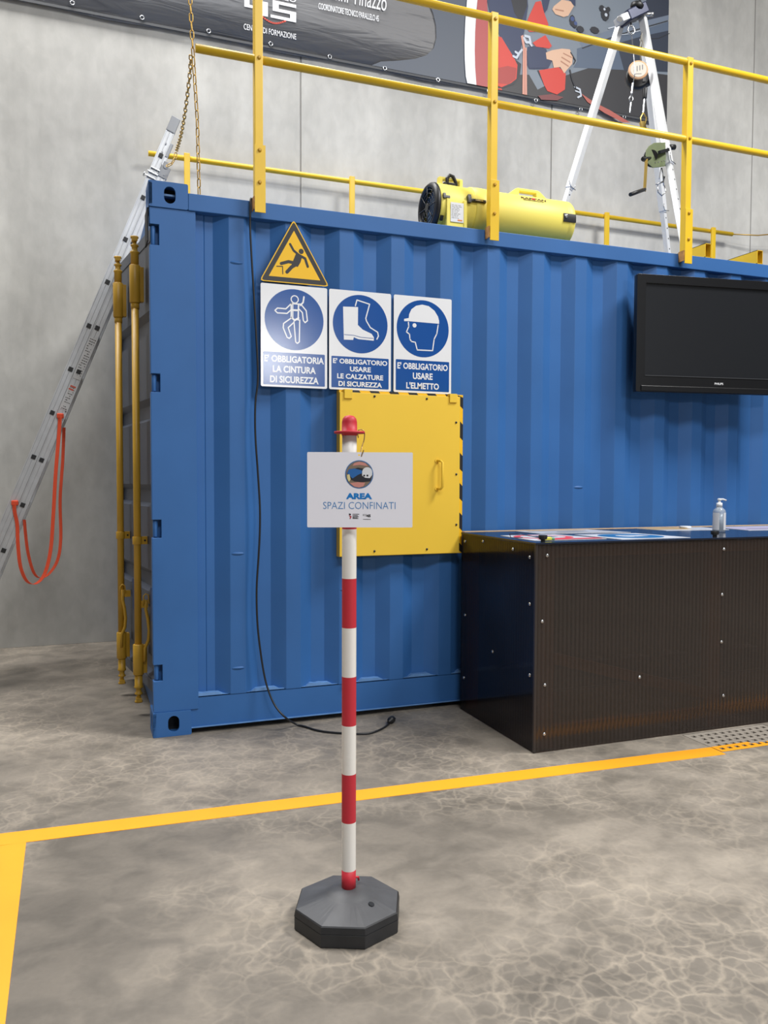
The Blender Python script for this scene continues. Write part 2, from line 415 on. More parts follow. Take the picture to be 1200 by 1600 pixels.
wb = bpy.data.objects.new('wall_back', None); COL.objects.link(wb); tag(wb, kind='structure'); wb.location = (0, WY, 0)
b = MB(); b.box(HX0, HX1, WY+0.006, WY+0.2, 0, HZ); b.build('joint_backing', mat('joint_grey', rgb(150, 148, 144), 0.9), wb)
pitch = 2.295; k0 = 1.364-4*pitch
edges = [k0+pitch*k for k in range(-0, 10)]; edges = [HX0]+[e for e in edges if HX0 < e < HX1]+[HX1]
for a, c in zip(edges, edges[1:]):
    p = MB(); p.box(a+0.006, c-0.006, WY, WY+0.0055, 0, HZ); p.build('wall_panel', CONC, wb, bevel=0.002)
HALLW = mat('hall_wall', rgb(112, 111, 108), 0.9); 
for nm, bx in (('wall_left', (HX0-0.2, HX0, HY0, WY+0.2, 0, HZ)), ('wall_right', (HX1, HX1+0.2, HY0, WY+0.2, 0, HZ)),
               ('wall_front', (HX0, HX1, HY0-0.2, HY0, 0, HZ)), ('ceiling', (HX0, HX1, HY0, WY+0.2, HZ, HZ+0.2))):
    b = MB(); b.box(*bx); tag(b.build(nm, HALLW), kind='structure')

# ------------------------------------------------------------------ floor tape and drain
t0, t1 = Vector((-0.59, -0.881, 0)), Vector((2.711, -1.019, 0))
dirx = (t1-t0).normalized(); nrm = Vector((dirx.y, -dirx.x, 0))*0.098
def tape_pt(x, k): s = (x-t0.x)/dirx.x; return t0+dirx*s+nrm*k
b = MB(); h = 0.0015
b.prism([tape_pt(-0.59, 0), tape_pt(GX0-0.002, 0), tape_pt(GX0-0.002, 1), tape_pt(-0.59, 1)], (0, 0, h))
lt = b.build('floor_line', TAPE, off=Vector((-0.59, -0.9, 0)))
tag(lt, 'long yellow floor line running across the concrete behind the red and white post', 'floor line', 'yellow lines marking the walkway')
b = MB(); b.prism([tape_pt(GX1+0.002, 0), tape_pt(5.5, 0), tape_pt(5.5, 1), tape_pt(GX1+0.002, 1)], (0, 0, h))
tag(b.build('floor_line', TAPE, off=Vector((GX1, -1.05, 0))), 'yellow floor line continuing beyond the drain grate at the right edge', 'floor line', 'yellow lines marking the walkway')
b = MB(); b.prism([(-0.592, -0.982, 0), (-0.494, -0.982, 0), (-0.479, -2.4, 0), (-0.577, -2.4, 0)], (0, 0, h))
tag(b.build('floor_line', TAPE, off=Vector((-0.54, -0.982, 0))), 'yellow floor line running toward the viewer along the left edge of the photo', 'floor line', 'yellow lines marking the walkway')

g = thing('drain_grate', 'square-holed drain grate set in the floor before the smoked counter', 'grate', (GX0, GY0, 0))
GRATE = mat('grate_metal', rgb(150, 142, 132), 0.6, noise=0.1, nscale=30)
b = MB(); nx, ny = 23, 11
cx = [GX0+0.003+(GX1-GX0-0.006)*i/nx for i in range(nx+1)]; cyy = [GY0+0.003+(GY1-GY0-0.006)*j/ny for j in range(ny+1)]
def hole(i, j):
    if not (0 < i < nx-1 and 0 < j < ny-1) or j % 2 == 0: return False
    return (i + (1 if (j//2) % 2 else 0)) % 2 == 1
tb = MB()
for i in range(nx):
    for j in range(ny):
        if hole(i, j): continue
        b.box(cx[i], cx[i+1], cyy[j], cyy[j+1], -0.02, 0.0)
        ym = (cyy[j]+cyy[j+1])/2
        if tape_pt(cx[i], 1).y < ym < tape_pt(cx[i], 0).y: tb.box(cx[i], cx[i+1], cyy[j], cyy[j+1], 0.0, 0.0012)
bmesh.ops.remove_doubles(b.bm, verts=b.bm.verts, dist=1e-5)
dd = [f for f in b.bm.faces if False]
b.build('grille', GRATE, g); tb.build('painted_line', TAPE, g)

# ------------------------------------------------------------------ shipping container
CL, CW, CH = 6.058, 2.42, 2.591
ct = thing('shipping_container', 'blue corrugated steel shipping container with one dark end door ajar', 'container', (0, 0, 0))
FR = Plane((0, 0, 0), (1, 0, 0), (0, 0, 1))                  # front face, normal toward -y
def oval(cx, cz, w, h, n=8):
    r = w/2; out = []
    for k in range(n+1): a = math.pi*k/n; out.append((cx+r*math.cos(a), cz+h/2-r+r*math.sin(a)))
    for k in range(n+1): a = math.pi+math.pi*k/n; out.append((cx+r*math.cos(a), cz-h/2+r+r*math.sin(a)))
    return out
def fitting(x0, y0, z0, sx, sy, full=True):
    """ISO corner casting: hollow box of plates with oval openings; sx, sy = outward signs"""
    xa, xb = (x0, x0+0.178) if sx < 0 else (x0-0.178, x0)
    ya, yb = (y0, y0+0.162) if sy < 0 else (y0-0.162, y0)
    zc = z0+0.059
    f = bpy.data.objects.new('corner_fitting', None)
    yo = ya if sy < 0 else yb
    pl = Plane((xa, yo, z0), (1, 0, 0), (0, 0, 1)) if sy < 0 else Plane((xb, yo, z0), (-1, 0, 0), (0, 0, 1))
    ob = plate('corner_fitting', rrect(0, 0, 0.178, 0.118, 0.008), [oval(0.095, 0.059, 0.052, 0.078)], pl, 0.016, BLUE, ct, bevel=0.002)
    xo = xa if sx < 0 else xb
    pl2 = Plane((xo, yb, z0), (0, -1, 0), (0, 0, 1)) if sx < 0 else Plane((xo, ya, z0), (0, 1, 0), (0, 0, 1))
    plate('side_plate', rrect(0, 0, 0.162, 0.118, 0.004), [oval(0.085, 0.059, 0.05, 0.078)], pl2, 0.016, BLUE, ob)
    b = MB(); b.box(xa+0.016, xb, ya+0.016, yb, z0+0.1175 if False else z0+0.106, z0+0.118); b.box(xa+0.016, xb, ya+0.016, yb, z0, z0+0.012)
    each(b, 'cap_plate', BLUE, ob)
    b = MB(); yi = (yo+0.075) if sy < 0 else (yo-0.075)
    b.box(xa+0.018, xb-0.002, min(yi, yi+0.01), max(yi, yi+0.01), z0+0.012, z0+0.106); b.build('hole_shade', DARK, ob)  # dark block painted as the shade behind the oval holes
    return ob
f1 = fitting(0, 0, 0, -1, -1); f2 = fitting(0, 0, CH-0.118, -1, -1)
b = MB(); b.box(0.05, 0.15, 0.03, 0.06, CH-0.055, CH-0.046); b.build('inner_lip', BLUE_EDGE, f2)
for x, y, sx, sy in ((0, CW, -1, 1), (CL, 0, 1, -1), (CL, CW, 1, 1)):
    for z in (0, CH-0.118): fitting(x, y, z, sx, sy)
# corner post with hinge slots along its outer edge
slots = [(2.30, 2.395), (1.625, 1.71), (0.945, 1.03), (0.268, 0.345)]
zA, zB = 0.118, CH-0.118
outl = [(0.004, zA), (0.215, zA), (0.215, zB), (0.004, zB)]
pts = [(0.212, zA), (0.212, zB), (0.004, zB)]
for z0, z1 in slots: pts += [(0.004, z1), (0.046, z1), (0.046, z0), (0.004, z0)]
pts += [(0.004, zA)]
post = plate('corner_post', pts, [], Plane((0, 0.006, 0), (1, 0, 0), (0, 0, 1)), 0.05, BLUE, ct, bevel=0.002)
b = MB(); b.box(0.05, 0.16, 0.058, 0.15, zA, zB); b.box(0.012, 0.05, 0.05, 0.06, zA, zB); b.build('post_core', BLUE, post)
for z0, z1 in slots:
    b = MB(); b.cyl((0.02, 0.03, z0+0.004), (0.02, 0.03, z1-0.004), 0.0115, 12); b.box(0.012, 0.03, 0.028, 0.052, z0+0.006, z1-0.006)
    b.build('hinge_lug', BLUE, post, bevel=0.001)
b = MB(); b.box(CL-0.2, CL-0.004, 0.006, 0.15, zA, zB); b.build('corner_post', BLUE, ct)
for xx in (0.02, CL-0.2):
    b = MB(); b.box(xx, xx+0.14, CW-0.15, CW-0.006, zA, zB); b.build('corner_post', BLUE, ct)
# rails
b = MB(); b.box(0.178, CL-0.178, -0.002, 0.06, 2.472, 2.551); b.build('top_rail', BLUE, ct, bevel=0.003)
b = MB(); b.box(0.178, CL-0.178, CW-0.06, CW, 2.472, 2.551); b.build('top_rail', BLUE, ct)
br = MB(); br.box(0.178, CL-0.178, 0.012, 0.022, 0.03, 0.178); br.box(0.178, CL-0.178, 0.004, 0.075, 0.026, 0.034); br.box(0.178, CL-0.178, 0.012, 0.075, 0.171, 0.178)
brr = br.build('bottom_rail', BLUE, ct, bevel=0.0015)
b = MB(); b.box(0.178, CL-0.178, 0.0025, 0.0045, 0.0285, 0.034); b.build('pale_lip', BLUE_EDGE, brr)  # thin strip in paler blue
b = MB(); b.box(0.178, CL-0.178, CW-0.03, CW-0.012, 0.03, 0.178); b.build('bottom_rail', BLUE, ct)
# corrugated front side
P0, PER, DEP = 0.298, 0.2765, 0.036
prof = [(0.212, 0.010), (0.2535, 0.010), (0.2535, 0.014), (0.2575, 0.014), (0.2575, 0.010), (0.262, 0.010), (0.262, 0.010+0.018), (P0-0.0, 0.012+DEP)]
prof = [(0.200, 0.012), (0.2535, 0.012), (0.2540, 0.020), (0.2575, 0.020), (0.2580, 0.012), (P0, 0.012+0.004)]
prof = [(0.205, 0.046), (0.2535, 0.046), (0.2540, 0.054), (0.2575, 0.054), (0.2580, 0.048), (P0, 0.048)]
x = P0
while x < CL-0.45:
    prof += [(x+0.070, 0.012), (x+0.070+0.072, 0.012), (x+0.070+0.072+0.064, 0.048), (x+PER, 0.048)]
    x += PER
prof += [(CL-0.2, 0.048)]
b = MB(); zl = [0.175, 0.5, 1.0, 1.5, 2.0, 2.474]
rows = []
for z in zl: rows.append([b.bm.verts.new((px, py, z)) for px, py in prof])
for A, B in zip(rows, rows[1:]):
    for i in range(len(prof)-1): b.bm.faces.new((A[i], A[i+1], B[i+1], B[i]))
sw = b.build('side_wall', BLUE, ct)
so = sw.modifiers.new('solid', 'SOLIDIFY'); so.thickness = 0.002
bv = sw.modifiers.new('bevel', 'BEVEL'); bv.width = 0.012; bv.segments = 3; bv.limit_method = 'ANGLE'; bv.angle_limit = 0.35
sw.modifiers.move(1, 0)
# pressed dents on the first outer flat, weld ledge along the bottom
b = MB()
x = P0-PER+0.142
while x < CL-0.4:
    # ledge showing in each recess, ragged; paler blue paints the light on its top
    n = 8; top = [(x+0.004+0.19*k/n, 0.178+0.004*random.random()+(0.012 if 1 < k < n-1 else 0.0)) for k in range(n+1)]
    pts = [(q[0], 0.013, q[1]) for q in top]+[(x+0.19, 0.013, 0.172), (x+0.004, 0.013, 0.172)]
    b.prism(pts, (0, 0.03, 0)); x += PER
each(b, 'lit_weld_ledge', BLUE_EDGE, brr)
b = MB(); b.lathe([(0, 0.034), (0.004, 0.03), (0.006, 0.0)], (0.0, 0, 0), (0, -1, 0), 16, cap=False)
bm_d = b.bm
for v in bm_d.verts: v.co.z *= 0.25
for dx, dz in ((0.404, 2.235), (0.404, 0.86), (0.95, 0.66), (2.34, 1.18)):
    pass
dent = b.build('dent', BLUE, ct); dent.location = (0.404, 0.0125, 2.255)
for dx, dz in ((0.404, 0.86), (0.404, 0.30), (0.955, 0.66), (2.34, 1.18)): place(dent, ct, (dx, 0.0125, dz))
b = MB(); b.tube([(0.955, 0.02, 0.17), (0.955, -0.01, 0.19), (0.96, -0.012, 0.215), (0.965, 0.005, 0.235)], 0.004); b.build('lashing_ring', BLUE, ct)
# roof, back side, far end
b = MB(); b.box(0.05, CL-0.05, 0.055, CW-0.055, 2.535, 2.548); b.build('roof', BLUE, ct)
b = MB(); b.box(0.16, CL-0.16, CW-0.03, CW-0.022, 0.17, 2.48); b.build('side_wall', BLUE, ct)
b = MB(); b.box(CL-0.05, CL-0.04, 0.15, CW-0.15, 0.1, 2.5); b.build('end_wall', BLUE, ct)
b = MB(); b.box(0.04, CL-0.05, 0.06, CW-0.06, 0.12, 0.16); b.build('floor_deck', WOOD, ct)
b = MB(); b.box(0.03, 0.11, 0.162, CW-0.162, 2.46, CH-0.005); b.build('door_header', BLUE, ct, bevel=0.003)
b = MB(); b.box(0.03, 0.13, 0.162, CW-0.162, 0.02, 0.13); b.build('door_sill', BLUE, ct)
b = MB(); b.box(-0.006, 0.0, 0.02, 0.15, CH-0.27, CH-0.12); b.build('header_gusset', DARK, ct)
# ---- doors (dark, horizontally pressed)
def door(hx, hy, ang, name_root):
    """hinge at (hx,hy); door runs along +y turned by ang; outer face toward -x"""
    D = Vector((-math.sin(ang), math.cos(ang), 0)); Nn = Vector((-math.cos(ang), -math.sin(ang), 0))
    def pt(s, o, z): return Vector((hx, hy, 0))+D*s+Nn*o+Vector((0, 0, z))
    wd = 1.13; z0, z1 = 0.135, 2.455
    # pressed profile in z
    zp = [(z0, 0), (z0+0.07, 0)]
    z = z0+0.07
    n = 5; ph = (z1-z0-0.14)/n
    for k in range(n):
        zz = z+ph*k
        zp += [(zz+0.02, -0.028), (zz+0.085, -0.028), (zz+0.115, 0.0), (zz+ph, 0.0)]
    zp += [(z1, 0)]
    b = MB(); A = [b.bm.verts.new(pt(0.05, o, zz)) for zz, o in zp]; B = [b.bm.verts.new(pt(wd-0.05, o, zz)) for zz, o in zp]
    A2 = [b.bm.verts.new(pt(0.05, -0.04, zp[0][0])), b.bm.verts.new(pt(0.05, -0.04, zp[-1][0]))]
    B2 = [b.bm.verts.new(pt(wd-0.05, -0.04, zp[0][0])), b.bm.verts.new(pt(wd-0.05, -0.04, zp[-1][0]))]
    for i in range(len(zp)-1): b.bm.faces.new((A[i], A[i+1], B[i+1], B[i]))
    b.bm.faces.new((A2[0], A2[1], B2[1], B2[0]))
    panel = b.build('door', DOORM, ct)
    b = MB()
    for s0, s1 in ((0, 0.055), (wd-0.055, wd)): b.prism([pt(s0, 0.004, z0), pt(s1, 0.004, z0), pt(s1, -0.045, z0), pt(s0, -0.045, z0)], (0, 0, z1-z0))
    for a, c in ((z0, z0+0.06), (z1-0.06, z1)): b.prism([pt(0.055, 0.004, a), pt(wd-0.055, 0.004, a), pt(wd-0.055, -0.045, a), pt(0.055, -0.045, a)], (0, 0, c-a))
    b.build('door_frame', DOORM, panel, bevel=0.002)
    return pt, D, Nn, panel
ANG = math.radians(8.3)
pt, Dd, Nd, pan = door(0.065, 0.085, ANG, 'front')
def rod(pt, s, panel, side):
    o = 0.052
    def P(ds, do, z): return pt(s+ds, o+do, z)
    c = P(0, 0, 0)
    r = MB(); r.lathe([(0.30, 0.0182), (2.11, 0.0182)], c, (0, 0, 1), 20)
    for a in (0.30, 2.095): r.lathe([(a-0.014, 0.021), (a+0.014, 0.021)], c, (0, 0, 1), 20)
    ro = r.build('lock_rod', YELD, panel)
    tag(ro, 'yellow painted vertical lock rod')
    def sleeve(z0, z1, nm='rod_sleeve'):
        b = MB(); b.lathe([(z0, 0.024), (z0+0.004, 0.027), (z1-0.004, 0.027), (z1, 0.024)], c, (0, 0, 1), 20)
        M = [P(-0.014, -0.042, z0+0.008), P(0.02, -0.042, z0+0.008), P(0.02, 0.0, z0+0.008), P(-0.014, 0.0, z0+0.008)]
        b.prism(M, (0, 0, z1-z0-0.016))
        x = b.build(nm, YELD, panel, bevel=0.0015); tag(x, 'yellow sleeve bracket'); return x
    def cam_end(z, sg):
        b = MB(); b.lathe([(0, 0.02), (0.055*1, 0.02), (0.06, 0.023), (0.066, 0.023), (0.072, 0.014), (0.09, 0.014), (0.094, 0.02), (0.1, 0.02), (0.106, 0.010), (0.13, 0.012), (0.135, 0.02), (0.143, 0.02)], Vector((c.x, c.y, z)), (0, 0, sg), 18)
        b.prism([P(-0.028, -0.01, z+sg*0.118), P(0.012, -0.01, z+sg*0.118), P(0.02, 0.012, z+sg*0.118), P(-0.018, 0.016, z+sg*0.118)], (0, 0, sg*0.02))
        tag(b.build('rod_cam', YELD, panel), 'yellow cam end of the lock rod')
    sleeve(2.11, 2.30); sleeve(0.21, 0.36 if side else 0.37)
    cam_end(2.30, 1); cam_end(0.21, -1)
    # clamp collar
    b = MB(); b.lathe([(0.885, 0.024), (0.925, 0.024)], c, (0, 0, 1), 20); b.prism([P(-0.012, -0.049, 0.885), P(0.008, -0.049, 0.885), P(0.008, 0.0, 0.885), P(-0.012, 0.0, 0.885)], (0, 0, 0.04))
    tag(b.build('rod_clamp', YELD, panel, bevel=0.001), 'yellow clamp collar')
    b = MB(); b.cyl(P(-0.012, -0.036, 0.905), P(-0.0145, -0.036, 0.905), 0.005, 10); b.build('clamp_bolt', DARK, panel)
    # folded handle lever hanging on the rod with its hasp
    k = -0.036 if side == 0 else -0.004; g_ = -0.026
    b = MB(); b.tube([P(g_, k, 0.60), P(g_, k+0.002, 0.55), P(g_, k-0.008, 0.50), P(g_, k-0.014, 0.44), P(g_, k-0.010, 0.39), P(g_, k+0.008, 0.35), P(g_, k+0.010, 0.28)], 0.0085, 10)
    tag(b.build('lever_handle', YELD, panel), 'yellow bent lever handle')
    b = MB(); b.tube([P(g_-0.006, k+0.014, 0.575), P(g_-0.006, k+0.014, 0.62), P(g_-0.006, k+0.004, 0.632), P(g_-0.006, k-0.010, 0.625), P(g_-0.006, k-0.014, 0.58)], 0.0032, 8)
    tag(b.build('handle_hasp', YELD, panel), 'yellow wire hasp')
    b = MB(); b.prism([P(-0.030, -0.045, 0.56), P(-0.0, -0.045, 0.56), P(-0.0, -0.012, 0.56), P(-0.030, -0.012, 0.56)], (0, 0, 0.035)); tag(b.build('hasp_plate', YELD, panel), 'yellow hasp plate')
    b = MB(); b.prism([P(-0.16, -0.050, 0.50), P(-0.09, -0.050, 0.50), P(-0.09, -0.044, 0.50), P(-0.16, -0.044, 0.50)], (0, 0, 0.17))
    b.build('handle_keeper', mat('dark_blue_plate', rgb(38, 62, 104), 0.5), panel)  # darker blue than the container
rod(pt, 0.345, pan, 0); rod(pt, 0.775, pan, 1)
pt2, *_r, pan2 = door(0.07, CW/2+0.04, 0.0, 'rear')

# ------------------------------------------------------------------ hatch on the front
ht = thing('access_hatch', 'square yellow hatch door with D handle on the blue container', 'hatch', (0.9, -0.03, 0.83))
HP = Plane((0, -0.052, 0), (1, 0, 0), (0, 0, 1))
b = MB(); b.box(0.905, 1.590, -0.030, 0.0115, 0.832, 1.668); fr = b.build('hatch_frame', SIGNYEL, ht, bevel=0.001)
FP = Plane((0, -0.0300, 0), (1, 0, 0), (0, 0, 1)); side = Plane((1.5900, 0, 0), (0, 1, 0), (0, 0, 1))
for k in range(6):
    z1 = on_y(724, (618, 660, 709, 756, 802, 849)[k], -0.03).z; z0 = on_y(724, (637, 686, 735, 781, 827, 866)[k], -0.03).z
    z0 = max(z0, 0.834); z1 = min(z1, 1.666)
    prints('hazard_stripe', [(SIGNBLK, [[(1.560, z1+0.018 if k else z1), (1.590, z1-0.012), (1.590, z0-0.008 if k < 5 else z0), (1.560, z0+0.020)]])], FP, fr, 0.0004)
    prints('hazard_stripe', [(SIGNBLK, [rect(-0.030, z0, 0.010, z1-0.012)])], side, fr, 0.0004)
for k in range(6):
    zz = 0.97+0.105*k; prints('hazard_stripe', [(SIGNBLK, [[(zz, 1.656), (zz+0.05, 1.656), (zz+0.04, 1.668), (zz-0.01, 1.668)]])], FP, fr, 0.0004)
b = MB(); b.box(0.902, 1.563, -0.052, -0.031, 0.835, 1.655); b.build('hatch_panel', HATCHM, ht, bevel=0.002)
for x0 in (0.922, 1.498):
    b = MB(); b.box(x0, x0+0.046, -0.0525, -0.020, 1.657, 1.669); b.box(x0+0.002, x0+0.044, -0.060, -0.0527, 1.624, 1.669)
    b.build('hinge_tab', HATCHM, ht, bevel=0.001)
b = MB(); b.tube([(1.432, -0.052, 1.319), (1.438, -0.082, 1.319), (1.446, -0.09, 1.310), (1.446, -0.09, 1.182), (1.438, -0.082, 1.173), (1.432, -0.052, 1.173)], 0.0065, 10)
b.lathe([(0, 0.012), (0.004, 0.012)], (1.432, -0.052, 1.319), (0, -1, 0), 12); b.lathe([(0, 0.012), (0.004, 0.012)], (1.432, -0.052, 1.173), (0, -1, 0), 12)
b.build('pull_handle', HATCHM, ht)
sc0 = None
for x0, z0 in ((1.085, 1.640), (1.372, 1.638), (1.540, 1.521), (1.543, 1.25), (1.545, 0.985), (1.087, 0.858), (1.377, 0.860), (0.915, 1.12)):
    if sc0 is None:
        b = MB(); b.lathe([(0, 0.006), (0.003, 0.0055), (0.0045, 0.003)], (0, 0, 0), (0, -1, 0), 10); sc0 = b.build('hatch_bolt', BLACK, None); sc0.parent = ht
    o = sc0 if sc0.get('u') is None else place(sc0, ht, (0, 0, 0)); sc0['u'] = 1
    o.location = Vector((x0, -0.052, z0))-Vector(ht.location)
del sc0['u']
for o in COL.objects:
    if 'u' in o: del o['u']

# ------------------------------------------------------------------ wall signs
SY = -0.002
def c6(X, Y, y=SY-0.002):
    p = on_y(380+X*0.3, 320+Y*0.3, y); return (p.x, p.z)
def wallsign(x0, x1, z0, z1, label, name='safety_sign'):
    t = thing(name, label, 'sign', ((x0+x1)/2, SY, z0), 'blue and white obligation signs on the container')
    pl = Plane((0, SY-0.002, 0), (1, 0, 0), (0, 0, 1))
    plate('sign_plate', rrect(x0, z0, x1, z1, 0.008), [], pl, 0.002, WHITE, t)
    b = MB(); 
    for xx in (x0+0.05, x1-0.05): b.box(xx-0.01, xx+0.01, SY, 0.0115, z0+0.1, z1-0.1)
    each(b, 'mounting_strip', BLACK, t)
    return t, pl
def obl(x0, x1, z0, z1, label, lines, cc, r):
    t, pl = wallsign(x0, x1, z0, z1, label)
    prints('blue_print', [(SIGNBLUE, [circle(cc, r, 56), rrect(x0+0.012, z0+0.010, x1-0.012, z0+0.168 if len(lines) == 3 else z0+0.166, 0.004)])], pl, t, 0.0004)
    n = len(lines); hh = 0.150/n
    for i, (s, w) in enumerate(lines):
        zt = z0+0.160-hh*i; m = (x0+x1)/2
        lettering(s, pl, (m-w/2, zt-hh*0.80, m+w/2, zt-hh*0.12), WHITE, t, 0.0008, bold=0.030)
    return t, pl
X1, X2, X3 = (0.517, 0.851), (0.861, 1.191), (1.206, 1.532)
t1_, pl1 = obl(*X1, 1.672, 2.168, 'blue and white safety harness sign, nearest the container corner', [("E' OBBLIGATORIA", 0.300), ("LA CINTURA", 0.216), ("DI SICUREZZA", 0.245)], (0.684, 2.002), 0.148)
t2_, pl2 = obl(*X2, 1.672, 2.168, 'blue and white safety boots sign between the harness and helmet signs', [("E' OBBLIGATORIO", 0.290), ("USARE", 0.112), ("LE CALZATURE", 0.246), ("DI SICUREZZA", 0.232)], (1.026, 2.004), 0.146)
t3_, pl3 = obl(*X3, 1.672, 2.168, 'blue and white hard hat sign showing a helmeted head in profile', [("E' OBBLIGATORIO", 0.285), ("USARE", 0.112), ("L'ELMETTO", 0.185)], (1.369, 2.004), 0.147)
def C(*pp): return [c6(*p) for p in pp]
# harness figure (outlined)
hw = 0.006
harn = []
harn += stroke([(c6(268, 493)[0]+0.018*math.cos(a*math.pi/8), c6(268, 493)[1]+0.018*math.sin(a*math.pi/8)) for a in range(16)], hw*0.9, True)
harn += stroke(C((250, 515), (222, 542), (178, 538), (165, 550), (178, 563), (228, 566), (248, 548)), hw)
harn += stroke(C((250, 515), (250, 590)), hw*1.2); harn += stroke(C((288, 520), (286, 600)), hw*1.2)
harn += stroke(C((250, 515), (300, 518), (328, 552), (334, 604), (322, 614), (313, 603), (308, 562), (292, 545)), hw)
harn += stroke(C((250, 590), (210, 618), (208, 640), (228, 690), (240, 696), (250, 686), (234, 640), (262, 614)), hw)
harn += stroke(C((264, 608), (273, 715), (282, 722), (292, 714), (294, 600)), hw)
harn += stroke(C((250, 548), (286, 550)), hw*1.5); harn += stroke(C((250, 585), (268, 602), (288, 590)), hw*1.5); harn += stroke(C((258, 520), (258, 590)), hw*0.9)
harn += stroke(C((298, 524), (312, 508), (316, 480)), hw*1.3)
prints('harness_pictogram', [(WHITE, harn)], pl1, t1_, 0.0008, 0)
# boots
boot = C((520, 530), (598, 533), (597, 626), (622, 650), (668, 672), (680, 690), (680, 708), (600, 700), (576, 690), (572, 704), (524, 702))
b2 = stroke(C((584, 526), (592, 496), (658, 518), (638, 592), (642, 606), (662, 640), (700, 664), (704, 684), (696, 700)), hw)
b3 = stroke(C((526, 676), (576, 680), (612, 690), (676, 696)), 0.0025)
prints('boots_pictogram', [(WHITE, [boot]+b2), (SIGNBLUE, b3)], pl2, t2_, 0.0008)
# helmet head
helm = C((838, 594), (862, 590), (864, 570), (876, 544), (900, 526), (932, 520), (966, 528), (996, 552), (1014, 582), (1020, 604), (1020, 620), (860, 606), (838, 606))
b2 = stroke(C((860, 612), (862, 634), (850, 662), (866, 674), (868, 700), (876, 712), (896, 716), (906, 756), (986, 760), (994, 700), (1008, 672), (1015, 625)), hw)
prints('helmet_pictogram', [(WHITE, [helm]+b2+[circle(c6(892, 628), 0.011)])], pl3, t3_, 0.0008, 0)
# warning triangle
tw = thing('warning_sign', 'yellow triangular falling person warning sign above the harness sign', 'sign', (0.686, SY, 2.174))
plt_ = Plane((0, SY-0.002, 0), (1, 0, 0), (0, 0, 1))
def tri(k, rr=0.012):
    A, B_, C_ = (0.681, 2.486), (0.512, 2.177), (0.861, 2.177); cx_, cz_ = 0.6847, 2.279
    out = []
    V = [A, C_, B_]
    V = [(cx_+(p[0]-cx_)*k, cz_+(p[1]-cz_)*k) for p in V]
    for i in range(3):
        p = V[i]; a = V[i-1]; c = V[(i+1) % 3]
        da = Vector((a[0]-p[0], a[1]-p[1])).normalized()*rr; dc = Vector((c[0]-p[0], c[1]-p[1])).normalized()*rr
        for t in (0, 0.5, 1):
            out.append((p[0]+da.x*(1-t)**2+dc.x*t*t, p[1]+da.y*(1-t)**2+dc.y*t*t))
    return out
plate('sign_plate', tri(1.0, 0.018), [], plt_, 0.002, SIGNYEL, tw)
b = MB(); b.box(0.66, 0.70, SY, 0.0115, 2.2, 2.42); b.build('mounting_strip', BLACK, tw)
fall = []
fall += stroke(C((244, 205), (262, 238), (290, 262)), 0.0115); fall += stroke(C((290, 262), (322, 280), (336, 322)), 0.0125)
fall += [C((274, 256), (308, 266), (298, 300), (284, 324), (252, 312))]
fall += stroke(C((270, 304), (236, 296), (198, 306)), 0.015); fall += stroke(C((276, 310), (252, 324), (228, 350)), 0.017)
fall += [circle(c6(302, 243), 0.0125)]; fall += stroke(C((174, 320), (205, 321), (206, 360)), 0.0042)
prints('triangle_print', [(SIGNBLK, [tri(0.955, 0.014)]), (SIGNYEL, [tri(0.74, 0.002)]), (SIGNBLK, fall)], plt_, tw, 0.0004, 0.0004)

# ------------------------------------------------------------------ front guard railing
def front_railing():
    t = thing('guard_railing', 'yellow guard railing with tall posts along the front of the container roof', 'railing', (0.5, -0.02, 2.5))
    yp = -0.026
    bolt = None
    for i, xp in enumerate((0.502, 1.752, 3.025, 4.30, 5.57)):
        b = MB(); b.box(xp-0.020, xp+0.020, yp-0.022, yp+0.022, 2.56, 3.665); b.build('railing_post', YEL, t, bevel=0.003)
        b = MB(); b.box(xp-0.022, xp+0.030, yp-0.028, yp-0.0225, 2.485, 2.80); b.box(xp+0.024, xp+0.030, yp-0.0225, yp+0.02, 2.56, 2.80)
        b.build('post_bracket', YEL, t, bevel=0.001)
        b = MB(); b.box(xp-0.0265, xp-0.0225, yp-0.024, -0.003, 2.50, 2.56); b.build('rail_clip', mat('rusty_clip', rgb(176, 128, 70), 0.7, noise=0.3, nscale=40), t)
        for z in (2.775, 2.625, 3.205, 3.63):
            if bolt is None:
                q = MB(); q.lathe([(0, 0.009), (0.005, 0.009), (0.008, 0.005)], (0, 0, 0), (0, -1, 0), 10); bolt = q.build('bolt', YELD); bolt.parent = t; o = bolt
            else: o = place(bolt, t, (0, 0, 0))
            o.location = Vector((xp+0.002, yp-0.022 if z > 3 else yp-0.028, z))-Vector(t.location)
    for z, x0 in ((3.205, 0.212), (3.645, -0.1)):
        b = MB(); b.cyl((x0, yp, z), (5.9, yp, z), 0.0195, 20); b.build('handrail', YEL, t)
    return t
front_railing()
def rear_railing():
    t = thing('guard_railing', 'lower yellow guard railing along the rear edge of the container roof', 'railing', (0.5, 2.33, 2.55))
    y = 2.34
    b = MB(); b.cyl((0.19, y, 3.592), (5.62, y, 3.592), 0.0195, 18); b.build('handrail', YEL, t)
    for xp in (0.462, 1.745, 2.95, 4.155, 5.36):
        b = MB(); b.box(xp-0.021, xp+0.021, y-0.045, y-0.020, 2.551, 3.618); b.build('railing_post', YEL, t, bevel=0.003)
    return t
rear_railing()
